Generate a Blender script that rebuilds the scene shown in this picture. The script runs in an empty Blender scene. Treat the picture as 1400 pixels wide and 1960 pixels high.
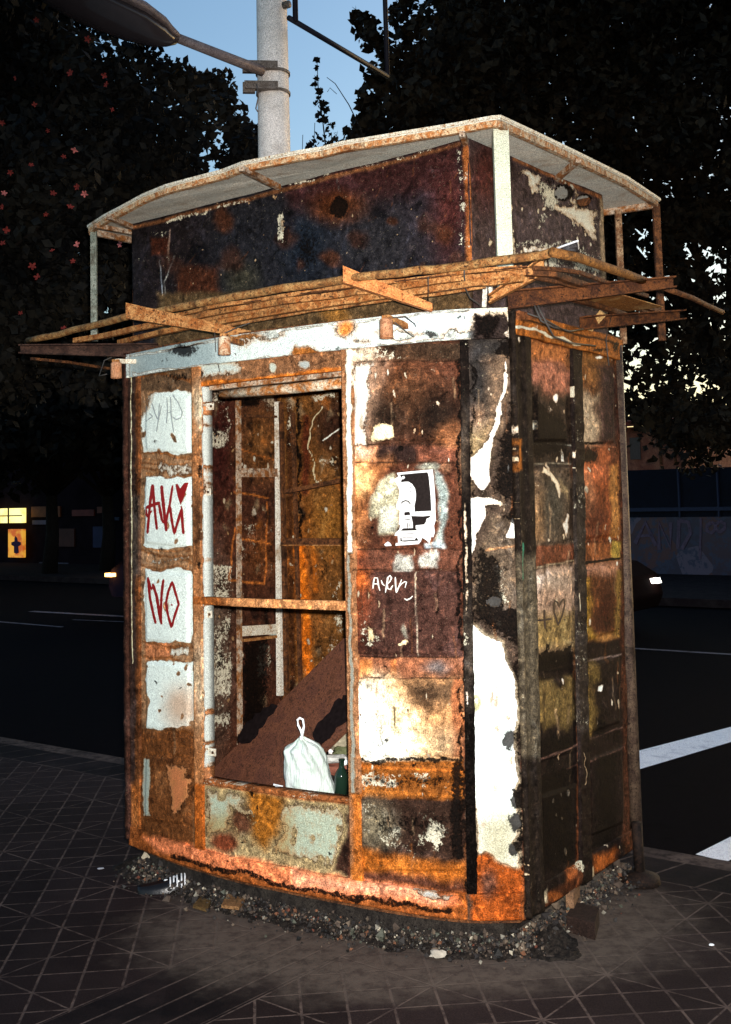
import bpy, bmesh, math, random
import numpy as np
from mathutils import Vector, Matrix
random.seed(7); RNG = np.random.RandomState(11)
SC = bpy.context.scene; COL = SC.collection

# ------------------------------------------------------------------ camera
FPX = 2200.0; PITCH = math.radians(4.6); ROLL = 0.024; CYP = 950 - FPX*math.tan(PITCH)
CAM = np.array([0, 0, 1.65])
_f = np.array([0, math.cos(PITCH), math.sin(PITCH)]); _u = np.array([0, -math.sin(PITCH), math.cos(PITCH)]); _r = np.array([1., 0, 0])
_R = math.cos(ROLL)*_r - math.sin(ROLL)*_u; _U = math.cos(ROLL)*_u + math.sin(ROLL)*_r
cd = bpy.data.cameras.new('camera'); cam = bpy.data.objects.new('camera', cd); COL.objects.link(cam)
cd.sensor_fit = 'VERTICAL'; cd.sensor_height = 35; cd.lens = FPX/1960*35; cd.clip_end = 2000; cd.clip_start = .05
cd.shift_y = (CYP-980)/1960
cam.matrix_world = Matrix(((_R[0], _U[0], -_f[0], 0), (_R[1], _U[1], -_f[1], 0), (_R[2], _U[2], -_f[2], 1.65), (0, 0, 0, 1)))
SC.camera = cam
# ------------------------------------------------------------------ world, sun, flash
SC.view_settings.view_transform = 'Standard'; SC.view_settings.look = 'None'; SC.view_settings.exposure = 1.3; SC.view_settings.gamma = 1
W = bpy.data.worlds.new('World'); SC.world = W; W.use_nodes = True
SUN_EL, SUN_AZ = math.radians(6.0), math.radians(50)      # just above the roofs behind the right-hand trees
nt = W.node_tree; bg = nt.nodes['Background']; sk = nt.nodes.new('ShaderNodeTexSky'); sk.sky_type = 'NISHITA'; sk.sun_disc = False
sk.sun_elevation = SUN_EL; sk.sun_rotation = SUN_AZ; sk.air_density = 1.1; sk.dust_density = 2.2; sk.ozone_density = 2.7; sk.altitude = 50
nt.links.new(sk.outputs[0], bg.inputs[0]); bg.inputs[1].default_value = 0.15
sl = bpy.data.lights.new('sun', 'SUN'); sl.energy = .05; sl.angle = math.radians(3); sl.color = (1, .72, .5)
so = bpy.data.objects.new('sun', sl); COL.objects.link(so)
_sd = Vector((math.sin(SUN_AZ)*math.cos(SUN_EL), math.cos(SUN_AZ)*math.cos(SUN_EL), math.sin(SUN_EL)+.06))
so.rotation_euler = _sd.to_track_quat('Z', 'Y').to_euler(); so.location = (0, 0, 20)
# the built-in flash of the camera, a few centimetres above and right of the lens
fl = bpy.data.lights.new('camera_flash', 'SPOT'); fl.energy = 770; fl.color = (1, .95, .91); fl.shadow_soft_size = .022
fl.spot_size = math.radians(70); fl.spot_blend = .9
fo = bpy.data.objects.new('camera_flash', fl); COL.objects.link(fo); fo.location = (.055, -.01, 1.725)
_tg = Vector((.12, 4.4, 1.42)) - fo.location
fo.rotation_euler = (-_tg).to_track_quat('Z', 'Y').to_euler()

# ------------------------------------------------------------------ projection helpers
def proj(P):
    P = np.asarray(P, float) - CAM; w = P @ _f
    return 700 + FPX*(P @ _R)/w, CYP - FPX*(P @ _U)/w
def ray(x, y): return _f + (x-700)/FPX*_R - (y-CYP)/FPX*_U
def unz(x, y, z):
    d = ray(x, y); return CAM + d*((z-CAM[2])/d[2])
def at(x, y, d): return CAM + ray(x, y)*d

def vn(x, y, seed=0):
    x = np.asarray(x, float); y = np.asarray(y, float)
    xi = np.floor(x).astype(np.int64); yi = np.floor(y).astype(np.int64); fx = x-xi; fy = y-yi
    fx = fx*fx*(3-2*fx); fy = fy*fy*(3-2*fy)
    def h(a, b):
        n = (a*374761393 + b*668265263 + seed*1442695041) & 0x7fffffff
        n = ((n ^ (n >> 13))*1274126177) & 0x7fffffff
        return ((n ^ (n >> 16)) & 0xffff)/65535.0
    return (h(xi, yi)*(1-fx)+h(xi+1, yi)*fx)*(1-fy)+(h(xi, yi+1)*(1-fx)+h(xi+1, yi+1)*fx)*fy
def fbm(x, y, s, o=3, seed=0):
    t = 0; a = .5; n = 0
    for i in range(o):
        t = t + a*vn(np.asarray(x)/s, np.asarray(y)/s, seed+i*17); n += a; a *= .5; s *= .5
    return t/n
def sst(t): t = np.clip(t, 0, 1); return t*t*(3-2*t)

# ------------------------------------------------------------------ mesh helpers
def tag(o, label=None, cat=None, group=None, kind=None):
    for k, v in (('label', label), ('category', cat), ('group', group), ('kind', kind)):
        if v: o[k] = v
    return o
def empty(name, loc=(0, 0, 0), label=None, cat=None, group=None):
    o = bpy.data.objects.new(name, None); COL.objects.link(o); o.location = loc; o.empty_display_size = .1
    bpy.context.view_layer.update()
    return tag(o, label, cat, group)
def link(name, me, mat, parent=None, smooth=False):
    o = bpy.data.objects.new(name, me); COL.objects.link(o)
    if mat: me.materials.append(mat)
    if smooth: me.polygons.foreach_set('use_smooth', [True]*len(me.polygons))
    if parent is not None:
        o.parent = parent; o.matrix_parent_inverse = parent_world(parent).inverted()
    return o
def parent_world(p):
    m = p.matrix_local.copy() if p.parent is None else parent_world(p.parent) @ p.matrix_parent_inverse @ p.matrix_basis
    if p.parent is None: m = Matrix.LocRotScale(p.location, p.rotation_euler, p.scale)
    return m
def mesh(name, V, Fc, mat, parent=None, smooth=False):
    me = bpy.data.meshes.new(name); me.from_pydata([tuple(map(float, v)) for v in V], [], [tuple(map(int, f)) for f in Fc]); me.update()
    return link(name, me, mat, parent, smooth)
class MB:
    def __init__(s): s.V = []; s.F = []
    def add(s, V, Fc):
        n = len(s.V); s.V += [tuple(map(float, v)) for v in V]; s.F += [tuple(i+n for i in f) for f in Fc]; return s
    def box(s, c, sx, sy, sz, rz=0, R=None):
        M = Matrix.Rotation(rz, 3, 'Z') if R is None else R
        v = [Vector(c)+M @ Vector((a*sx/2, b*sy/2, d*sz/2)) for a in (-1, 1) for b in (-1, 1) for d in (-1, 1)]
        return s.add(v, [(0, 1, 3, 2), (4, 6, 7, 5), (0, 4, 5, 1), (2, 3, 7, 6), (0, 2, 6, 4), (1, 5, 7, 3)])
    def hexa(s, v):   # 8 pts: bottom 4 (ccw), top 4
        return s.add(v, [(3, 2, 1, 0), (4, 5, 6, 7), (0, 1, 5, 4), (1, 2, 6, 5), (2, 3, 7, 6), (3, 0, 4, 7)])
    def tube(s, pts, r, n=10, up=None):
        pts = [Vector(p) for p in pts]; rr = r if hasattr(r, '__len__') else [r]*len(pts)
        rings = []
        for i, p in enumerate(pts):
            t = (pts[min(i+1, len(pts)-1)]-pts[max(i-1, 0)]).normalized()
            a = t.cross(Vector(up) if up else (Vector((0, 0, 1)) if abs(t.z) < .9 else Vector((1, 0, 0)))).normalized(); b = t.cross(a)
            rings.append([p+(a*math.cos(2*math.pi*k/n)+b*math.sin(2*math.pi*k/n))*rr[i] for k in range(n)])
        V = [v for g in rings for v in g]
        Fc = [(i*n+k, i*n+(k+1) % n, (i+1)*n+(k+1) % n, (i+1)*n+k) for i in range(len(pts)-1) for k in range(n)]
        Fc += [tuple(range(n-1, -1, -1)), tuple((len(pts)-1)*n+k for k in range(n))]
        return s.add(V, Fc)
    def bar(s, pts, w, h, up=(0, 0, 1)):   # rectangular section along a path
        pts = [Vector(p) for p in pts]; rings = []
        for i, p in enumerate(pts):
            t = (pts[min(i+1, len(pts)-1)]-pts[max(i-1, 0)]).normalized()
            a = t.cross(Vector(up)).normalized(); b = a.cross(t).normalized()
            rings.append([p+a*x*w/2+b*y*h/2 for x, y in ((-1, -1), (1, -1), (1, 1), (-1, 1))])
        V = [v for g in rings for v in g]
        Fc = [(i*4+k, i*4+(k+1) % 4, (i+1)*4+(k+1) % 4, (i+1)*4+k) for i in range(len(pts)-1) for k in range(4)]
        Fc += [(3, 2, 1, 0), tuple((len(pts)-1)*4+k for k in range(4))]
        return s.add(V, Fc)
    def build(s, name, mat, parent=None, smooth=False): return mesh(name, s.V, s.F, mat, parent, smooth)

# ------------------------------------------------------------------ materials
def nmat(name):
    m = bpy.data.materials.new(name); m.use_nodes = True
    return m, m.node_tree.nodes, m.node_tree.links, m.node_tree.nodes['Principled BSDF']
def noise(N, L, co, scale, det=5, rough=.6, dist=0):
    n = N.new('ShaderNodeTexNoise'); n.inputs['Scale'].default_value = scale; n.inputs['Detail'].default_value = det
    n.inputs['Roughness'].default_value = rough; n.inputs['Distortion'].default_value = dist; L.new(co, n.inputs['Vector']); return n.outputs['Fac']
def M(N, L, op, a, b=None, c=None, clamp=False):
    n = N.new('ShaderNodeMath'); n.operation = op; n.use_clamp = clamp
    for i, v in enumerate((a, b, c)):
        if v is None: continue
        if isinstance(v, (int, float)): n.inputs[i].default_value = v
        else: L.new(v, n.inputs[i])
    return n.outputs[0]
def mr(N, L, v, a, b, c=0, d=1, smooth=True):
    n = N.new('ShaderNodeMapRange'); n.interpolation_type = 'SMOOTHSTEP' if smooth else 'LINEAR'
    L.new(v, n.inputs[0])
    for i, x in enumerate((a, b, c, d)): n.inputs[i+1].default_value = x
    return n.outputs[0]
def mix(N, L, f, a, b, mode='MIX'):
    n = N.new('ShaderNodeMix'); n.data_type = 'RGBA'; n.blend_type = mode
    if isinstance(f, (int, float)): n.inputs[0].default_value = f
    else: L.new(f, n.inputs[0])
    for s, v in ((6, a), (7, b)):
        if isinstance(v, tuple): n.inputs[s].default_value = (*v[:3], 1)
        else: L.new(v, n.inputs[s])
    return n.outputs[2]
def bump(N, L, B, h, st=.5, dist=.01, prev=None):
    b = N.new('ShaderNodeBump'); b.inputs['Strength'].default_value = st; b.inputs['Distance'].default_value = dist
    L.new(h, b.inputs['Height'])
    if prev is not None: L.new(prev, b.inputs['Normal'])
    L.new(b.outputs[0], B.inputs['Normal']); return b.outputs[0]
def coord(N, L, sc=None):
    t = N.new('ShaderNodeTexCoord'); 
    if sc is None: return t.outputs['Object']
    m = N.new('ShaderNodeMapping'); m.inputs['Scale'].default_value = sc; L.new(t.outputs['Object'], m.inputs['Vector']); return m.outputs[0]

def burnt_material():
    m, N, L, B = nmat('burnt_painted_steel')
    def attr(n):
        a = N.new('ShaderNodeAttribute'); a.attribute_name = n; return a.outputs['Color']
    col, pcol, msk = attr('col'), attr('pcol'), attr('msk')
    sp = N.new('ShaderNodeSeparateColor'); L.new(msk, sp.inputs[0]); pm, sm, km = sp.outputs
    co = coord(N, L)
    nf = noise(N, L, co, 210, 3, .7); nm = noise(N, L, co, 38, 9, .72, .4); nc = noise(N, L, co, 75, 6, .75, .3); nl = noise(N, L, co, 9, 5, .6)
    ng = noise(N, L, co, 330, 2, .6)
    st = noise(N, L, coord(N, L, (60, 60, 5)), 1, 5, .7)
    # burnt steel
    v = M(N, L, 'ADD', M(N, L, 'MULTIPLY', nf, 1.0), M(N, L, 'MULTIPLY', nm, 1.5)); v = mr(N, L, v, .85, 1.65, .22, 2.05, False)
    base = mix(N, L, 1.0, col, v, 'MULTIPLY')
    base = mix(N, L, mr(N, L, nm, .54, .68, 0, .45), base, mix(N, L, 1.0, base, (2.1, 1.9, 1.6), 'MULTIPLY'))
    n6 = noise(N, L, co, 13, 6, .68, .6); n7 = noise(N, L, coord(N, L, (7, 7, 5.2)), 1, 6, .7, .8); n8 = noise(N, L, co, 150, 4, .8)
    base = mix(N, L, mr(N, L, n6, .52, .66, 0, .62), base, mix(N, L, 1.0, base, (.26, .24, .25), 'MULTIPLY'))
    base = mix(N, L, mr(N, L, n7, .53, .68, 0, .40), base, mix(N, L, 1.0, mix(N, L, 1.0, base, (2.2, 2.5, 2.9), 'MULTIPLY'), (.004, .003, .002), 'ADD'))
    base = mix(N, L, mr(N, L, n8, .655, .69, 0, .85), base, (.50, .43, .31))
    base = mix(N, L, mr(N, L, nc, .60, .72, 0, .75), base, (.018, .012, .010))
    base = mix(N, L, mr(N, L, st, .60, .8, 0, .35), base, (.035, .018, .012))
    # light chips
    kk = mr(N, L, M(N, L, 'ADD', M(N, L, 'MULTIPLY', km, .36), M(N, L, 'ADD', M(N, L, 'ADD', M(N, L, 'MULTIPLY', nc, .75), M(N, L, 'MULTIPLY', nm, .35)), M(N, L, 'SUBTRACT', M(N, L, 'MULTIPLY', nf, .25), .2))), .76, .80)
    base = mix(N, L, kk, base, mix(N, L, nl, (.72, .66, .50), (.50, .44, .36)))
    # crisp paint
    pe = M(N, L, 'ADD', pm, M(N, L, 'ADD', M(N, L, 'MULTIPLY', M(N, L, 'SUBTRACT', nm, .5), .85), M(N, L, 'MULTIPLY', M(N, L, 'SUBTRACT', nc, .5), .55))); pf = mr(N, L, pe, .47, .55)
    pin = mr(N, L, pe, .50, .80, 1, 0)
    pv = mr(N, L, M(N, L, 'ADD', nf, nm), .7, 1.3, .82, 1.08, False)
    pc = mix(N, L, 1.0, pcol, pv, 'MULTIPLY')
    pc = mix(N, L, M(N, L, 'MULTIPLY', pin, .62), pc, (.42, .22, .09))
    pc = mix(N, L, mr(N, L, nc, .635, .70, 0, .8), pc, (.16, .08, .035))
    pc = mix(N, L, mr(N, L, n8, .66, .70, 0, .7), pc, (.13, .075, .04)); out = mix(N, L, pf, base, pc)
    # soot / char
    se = M(N, L, 'ADD', sm, M(N, L, 'MULTIPLY', M(N, L, 'SUBTRACT', nc, .5), 1.0)); sf = mr(N, L, se, .44, .56)
    out = mix(N, L, M(N, L, 'MULTIPLY', sf, .93), out, mix(N, L, mr(N, L, nf, .35, .7), (.005, .004, .003), (.032, .021, .016)))
    g = mr(N, L, ng, .3, .7, .52, 1.48, False); out = mix(N, L, 1.0, out, g, 'MULTIPLY')
    gm = N.new('ShaderNodeGamma'); gm.inputs[1].default_value = 1.42; L.new(out, gm.inputs[0]); out = mix(N, L, 1.0, gm.outputs[0], (1.14, 1.21, 1.25), 'MULTIPLY')
    L.new(out, B.inputs['Base Color'])
    L.new(mix(N, L, pf, (.72, .72, .72), (.5, .5, .5)), B.inputs['Roughness']); L.new(mr(N, L, pf, 0, 1, .04, .3), B.inputs['Specular IOR Level'])
    h = M(N, L, 'ADD', M(N, L, 'MULTIPLY', nc, .8), M(N, L, 'MULTIPLY', nf, .35)); b1 = bump(N, L, B, h, .55, .006)
    b2 = bump(N, L, B, pf, 1.0, .005, b1); bump(N, L, B, sf, .7, .003, b2)
    return m
def rust_material(name, c1, c2, c3, scale=30, rough=.75, metal=0, spec=.13):
    m, N, L, B = nmat(name); co = coord(N, L)
    nf = noise(N, L, co, 230, 3, .7); nm = noise(N, L, co, scale, 8, .72, .5); nc = noise(N, L, co, 85, 6, .75)
    o = mix(N, L, mr(N, L, nm, .40, .60), c1, c2); nb = noise(N, L, co, 9, 5, .7, .5); o = mix(N, L, mr(N, L, nc, .52, .64), o, c3); o = mix(N, L, mr(N, L, nb, .52, .68, 0, .7), o, c3)
    o = mix(N, L, 1.0, o, mr(N, L, nf, .3, .7, .45, 1.55, False), 'MULTIPLY')
    gm = N.new('ShaderNodeGamma'); gm.inputs[1].default_value = 1.25; L.new(o, gm.inputs[0]); o = mix(N, L, 1.0, gm.outputs[0], (1.12, 1.06, 1.0), 'MULTIPLY')
    L.new(o, B.inputs['Base Color']); B.inputs['Roughness'].default_value = rough; B.inputs['Metallic'].default_value = metal; B.inputs['Specular IOR Level'].default_value = spec
    bump(N, L, B, M(N, L, 'ADD', nc, nf), .5, .005); return m
def plain(name, c, rough=.6, var=.25, scale=25, metal=0, emis=None, es=0, spec=.2):
    m, N, L, B = nmat(name); co = coord(N, L); n = noise(N, L, co, scale, 5, .65)
    o = mix(N, L, 1.0, (c[0], c[1], c[2]), mr(N, L, n, .25, .75, 1-var, 1+var, False), 'MULTIPLY')
    L.new(o, B.inputs['Base Color']); B.inputs['Roughness'].default_value = rough; B.inputs['Metallic'].default_value = metal; B.inputs['Specular IOR Level'].default_value = spec
    if emis: B.inputs['Emission Color'].default_value = (*emis, 1); B.inputs['Emission Strength'].default_value = es
    bump(N, L, B, n, .25, .004); return m
BURNT = burnt_material()
RUST = rust_material('orange_rusty_steel', (.29, .125, .042), (.46, .27, .12), (.045, .024, .014))
RUSTD = rust_material('dark_rusty_steel', (.085, .042, .022), (.20, .095, .042), (.022, .014, .010))
RUSTK = rust_material('blackened_rusty_steel', (.07, .032, .018), (.17, .075, .03), (.02, .012, .009), 14)
RUSTP = rust_material('rust_with_pale_paint', (.50, .44, .36), (.30, .14, .05), (.07, .035, .02), 22)
PALE = rust_material('weathered_pale_paint', (.50, .55, .50), (.58, .60, .52), (.22, .15, .08), 14, .55)
CREAM = rust_material('cream_paint_over_rust', (.60, .56, .46), (.66, .66, .58), (.32, .17, .07), 26, .5)

# ------------------------------------------------------------------ body surfaces of the kiosk
def smooth_poly(pts, n=12):
    pts = [np.array(p, float) for p in pts]; P = [2*pts[0]-pts[1]]+pts+[2*pts[-1]-pts[-2]]; out = []
    for i in range(1, len(P)-2):
        for k in range(n):
            t = k/n; a, b, c, d = P[i-1], P[i], P[i+1], P[i+2]
            out.append(.5*((2*b)+(-a+c)*t+(2*a-5*b+4*c-d)*t*t+(-a+3*b-3*c+d)*t**3))
    out.append(pts[-1]); return np.array(out)
class Surf:
    def __init__(s, pts):
        s.p = np.array(pts, float); d = np.diff(s.p, axis=0); l = np.hypot(d[:, 0], d[:, 1]); s.s = np.concatenate([[0], np.cumsum(l)])
        t = d/l[:, None]; n = np.stack([t[:, 1], -t[:, 0]], 1); m = np.vstack([n[:1], (n[1:]+n[:-1])/2, n[-1:]]); s.n = m/np.linalg.norm(m, axis=1)[:, None]
    def find(s, x, y):
        d = ray(x, y); best = None
        for i in range(len(s.p)-1):
            a, b = s.p[i], s.p[i+1]; e = b-a; det = d[0]*(-e[1])+e[0]*d[1]
            if abs(det) < 1e-9: continue
            t = (a[0]*(-e[1])+e[0]*a[1])/det; k = (d[0]*a[1]-d[1]*a[0])/det
            lo = -9 if i == 0 else -1e-6; hi = 9 if i == len(s.p)-2 else 1+1e-6
            if t > 0 and lo <= k <= hi:
                c = (abs(k-.5), s.s[i]+k*np.hypot(*e), 1.65+t*d[2])
                if best is None or c[0] < best[0]: best = c
        return best[1], best[2]
    def pos(s, ss, z, off=0):
        ss = np.asarray(ss, float)
        x = np.interp(ss, s.s, s.p[:, 0]); y = np.interp(ss, s.s, s.p[:, 1])
        e0 = np.minimum(ss-s.s[0], 0); e1 = np.maximum(ss-s.s[-1], 0)
        t0 = (s.p[1]-s.p[0])/np.linalg.norm(s.p[1]-s.p[0]); t1 = (s.p[-1]-s.p[-2])/np.linalg.norm(s.p[-1]-s.p[-2])
        x = x+e0*t0[0]+e1*t1[0]; y = y+e0*t0[1]+e1*t1[1]
        nx = np.interp(ss, s.s, s.n[:, 0]); ny = np.interp(ss, s.s, s.n[:, 1])
        return np.stack([x+nx*off, y+ny*off, np.asarray(z, float)+0*x], -1)
    def px(s, x, y, off=0):
        a, z = s.find(x, y); return s.pos(a, z, off)
_base = [(255, 1614), (343, 1648), (450, 1679), (557, 1702), (696, 1729), (800, 1746), (907, 1757.5), (1006, 1757)]
_bp = [unz(x, y, .12)[:2] for x, y in _base]; CORNER = _bp[-1]; BR = unz(1225, 1612, .12)[:2]
FRONT = Surf(smooth_poly(_bp)); SIDE = Surf([CORNER, BR])
_sd2 = (BR-CORNER)/np.linalg.norm(BR-CORNER); LF = _bp[0]
_k = ray(535, 1000); # back-left inner corner seen at column 535
_t = (LF[1]*_k[0]/_k[1]-LF[0])/(_sd2[0]-_sd2[1]*_k[0]/_k[1]); BL = LF+_sd2*_t
LEFTIN = Surf([LF, BL]); BACKIN = Surf([BL, BR])
ZTOP = 2.36; ZB = .12

# relief: raised pressed panels, rails between them, dents (metres outward at a photo position)
def rb(x, y, x0, y0, x1, y1, s=7):
    return sst((np.minimum(np.minimum(x-x0, x1-x), np.minimum(y-y0, y1-y)))/s)
def body_relief(x, y):
    r = (fbm(x, y, 110, 3, 5)-.5)*.014+(fbm(x, y, 28, 2, 9)-.5)*.003
    for (a, b, c, d) in [(678, 697, 874, 846), (678, 888, 876, 1048), (680, 1094, 880, 1254), (683, 1300, 884, 1450), (688, 1524, 888, 1668)]:
        r = r+rb(x, y, a, b, c, d)*.010
    for (a, b, c, d, k) in [(1022, 690, 1086, 846, 0), (1024, 890, 1092, 1042, 0), (1026, 1092, 1096, 1244, -.25), (1028, 1300, 1098, 1450, -.3), (1030, 1510, 1104, 1690, -.35), (1110, 700, 1176, 850, 0), (1114, 893, 1178, 1030, -.1), (1118, 1080, 1184, 1218, -.3), (1122, 1262, 1188, 1395, -.35), (1124, 1440, 1194, 1590, -.4)]:
        r = r+rb(x, y-k*(x-(a+c)/2), a, b, c, d, 6)*.009
    for (b, d) in [(752, 868), (912, 1046), (1094, 1232), (1268, 1400), (1450, 1575)]:
        r = r+rb(x, y-.1*(x-320), 278, b, 366, d, 7)*.008
    return r
# ------------------------------------------------------------------ stains: list of soft shapes in each surface's own layout
def _sh(x0, y0, x1, y1, m, w, f): return (x0-m*2-w*2, y0-m*2-w*2, x1+m*2+w*2, y1+m*2+w*2, w, f)
def E(cx, cy, rx, ry, soft=.45, w=5):
    return _sh(cx-rx, cy-ry, cx+rx, cy+ry, soft*max(rx, ry), w, lambda x, y, k=1: sst((1-np.sqrt(((x-cx)/rx)**2+((y-cy)/ry)**2))/min(soft*k, max(soft, 1.2))*.5+.5))
def B_(x0, y0, x1, y1, soft=8, w=3):
    return _sh(x0, y0, x1, y1, soft, w, lambda x, y, k=1: sst(np.minimum(np.minimum(x-x0, x1-x), np.minimum(y-y0, y1-y))/(soft*k)+.5))
def PG(pts, soft=8, w=4):
    P = np.array(pts, float)
    def f(x, y, k=1):
        ins = np.zeros(x.shape, bool); dm = np.full(x.shape, 1e9)
        for i in range(len(P)):
            a = P[i]; b = P[(i+1) % len(P)]; e = b-a; t = np.clip(((x-a[0])*e[0]+(y-a[1])*e[1])/(e@e), 0, 1)
            dm = np.minimum(dm, np.hypot(x-a[0]-t*e[0], y-a[1]-t*e[1]))
            ins ^= ((a[1] > y) != (b[1] > y)) & (x < (b[0]-a[0])*(y-a[1])/((b[1]-a[1]) if b[1] != a[1] else 1e-9)+a[0])
        return sst(np.where(ins, dm, -dm)/(soft*k)*.5+.5)
    return _sh(*P.min(0), *P.max(0), soft, w, f)
def LN(pts, wd=3, soft=2, w=1.5):
    P = np.array(pts, float)
    def f(x, y, k=1):
        dm = np.full(x.shape, 1e9)
        for i in range(len(P)-1):
            a = P[i]; e = P[i+1]-a; t = np.clip(((x-a[0])*e[0]+(y-a[1])*e[1])/(e@e), 0, 1); dm = np.minimum(dm, np.hypot(x-a[0]-t*e[0], y-a[1]-t*e[1]))
        return sst((wd/2-dm)/soft+.5)
    return _sh(*P.min(0), *P.max(0), wd+soft, w, f)
def paint(ops, base, x, y):
    x = x.ravel(); y = y.ravel(); n = len(x)
    n1 = (fbm(x, y, 34, 3, 21)-.5)*3.2; n2 = (fbm(x, y, 34, 3, 57)-.5)*3.2
    n1 = n1+(fbm(x, y, 11, 2, 31)-.5)*1.1; n2 = n2+(fbm(x, y, 11, 2, 67)-.5)*1.1; n3 = np.clip(.2+1.5*fbm(x, y, 30, 3, 91)-.2, 0, 1.1)
    col = np.ones((n, 3))*np.array(base); pc = np.ones((n, 3))*np.array((.62, .64, .56)); mk = np.zeros((n, 3))
    for op in ops:
        x0, y0, x1, y1, w, fn = op[1]; ix = np.nonzero((x > x0) & (x < x1) & (y > y0) & (y < y1))[0]
        if not len(ix): continue
        k = op[0]; f = fn(x[ix]+n1[ix]*w, y[ix]+n2[ix]*w, 2.3 if k in 'ps-' else 1)
        if k == 'c': f = (f*(op[3] if len(op) > 3 else 1))[:, None]; col[ix] = col[ix]*(1-f)+np.array(op[2])*f
        elif k == 'p':
            mk[ix, 0] = np.maximum(mk[ix, 0], f*(op[3] if len(op) > 3 else 1))
            if len(op) > 2: g = f > .12; pc[ix[g]] = np.array(op[2])
        elif k == '-': mk[ix, 0] *= 1-f*(op[2] if len(op) > 2 else 1)
        elif k == 't': f = (f*(op[3] if len(op) > 3 else 1))[:, None]; pc[ix] = pc[ix]*(1-f)+np.array(op[2])*f
        elif k == 's': mk[ix, 1] = np.maximum(mk[ix, 1], f*(op[2] if len(op) > 2 else 1))
        elif k == '~': mk[ix, 1] *= 1-f
        elif k == 'k': mk[ix, 2] = np.maximum(mk[ix, 2], f*(op[2] if len(op) > 2 else 1)*n3[ix])
    return col, pc, mk
def setattrs(me, col, pc, mk):
    for nm_, a in (('col', col), ('pcol', pc), ('msk', mk)):
        at_ = me.attributes.new(nm_, 'FLOAT_COLOR', 'POINT'); b = np.ones((len(a), 4), np.float32); b[:, :3] = a; at_.data.foreach_set('color', b.ravel())
def patch(name, surf, quad, ops, base, parent, off=0., relief=None, thick=.004, step=.0055, hole=None, mat=None, label=None, sz=False):
    tl, tr, br, bl = [np.array(q, float) if sz else np.array(surf.find(*q)) for q in quad]
    wd = max(abs(tr[0]-tl[0]), abs(br[0]-bl[0])); ht = max(abs(tl[1]-bl[1]), abs(tr[1]-br[1]))
    nu = max(2, int(wd/step)+1); nv = max(2, int(ht/step)+1)
    u = np.linspace(0, 1, nu)[None, :, None]; v = np.linspace(0, 1, nv)[:, None, None]
    G = (tl*(1-u)+tr*u)*(1-v)+(bl*(1-u)+br*u)*v; ss, zz = G[..., 0], G[..., 1]
    P0 = surf.pos(ss, zz, off); x, y = proj(P0)
    P = surf.pos(ss, zz, off+(relief(x, y) if relief is not None else 0)).reshape(-1, 3)
    idx = np.arange(nu*nv).reshape(nv, nu); a, b, c, d = idx[:-1, :-1], idx[:-1, 1:], idx[1:, 1:], idx[1:, :-1]
    Fq = np.stack([d, c, b, a], -1).reshape(-1, 4)
    if hole is not None:
        xc = (x[:-1, :-1]+x[1:, 1:])/2; yc = (y[:-1, :-1]+y[1:, 1:])/2; Fq = Fq[~hole(xc, yc).ravel()]
    me = bpy.data.meshes.new(name); me.vertices.add(len(P)); me.vertices.foreach_set('co', P.astype(np.float32).ravel())
    me.loops.add(Fq.size); me.loops.foreach_set('vertex_index', Fq.ravel().astype(np.int32))
    me.polygons.add(len(Fq)); me.polygons.foreach_set('loop_start', np.arange(0, Fq.size, 4, dtype=np.int32)); me.polygons.foreach_set('loop_total', np.full(len(Fq), 4, np.int32))
    me.update(calc_edges=True); me.validate()
    if ops is not None: setattrs(me, *[q.reshape(-1, 3) for q in paint(ops, base, x, y)])
    o = link(name, me, mat or BURNT, parent, True)
    md = o.modifiers.new('thickness', 'SOLIDIFY'); md.thickness = thick; md.offset = -1; md.use_even_offset = False
    if label: o['label'] = label
    return o
def decal(name, polys, surf, mat, parent, off=.003, relief=None):
    bm = bmesh.new(); k = 0
    for pts in polys:
        k += 1; vs = [bm.verts.new((*surf.find(x, y), k*.0002)) for x, y in pts]
        try: bm.faces.new(vs)
        except ValueError: continue
    bmesh.ops.triangulate(bm, faces=bm.faces[:]); s0 = min(v.co.x for v in bm.verts); s1 = max(v.co.x for v in bm.verts); z0 = min(v.co.y for v in bm.verts); z1 = max(v.co.y for v in bm.verts)
    for c_ in np.arange(s0+.008, s1, .012): bmesh.ops.bisect_plane(bm, geom=bm.verts[:]+bm.edges[:]+bm.faces[:], plane_co=(c_, 0, 0), plane_no=(1, 0, 0))
    if relief:
        for c_ in np.arange(z0+.008, z1, .012): bmesh.ops.bisect_plane(bm, geom=bm.verts[:]+bm.edges[:]+bm.faces[:], plane_co=(0, c_, 0), plane_no=(0, 1, 0))
    for v in bm.verts:
        p = surf.pos(v.co.x, v.co.y, 0); rf = 0
        if relief: x, y = proj(p); rf = float(relief(np.array(x), np.array(y)))
        v.co = Vector(surf.pos(v.co.x, v.co.y, off+rf+v.co.z))
    me = bpy.data.meshes.new(name); bm.normal_update(); bm.to_mesh(me); bm.free(); o = link(name, me, mat, parent)
    md = o.modifiers.new('thickness', 'SOLIDIFY'); md.thickness = .0003; md.offset = 0
    return o
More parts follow.
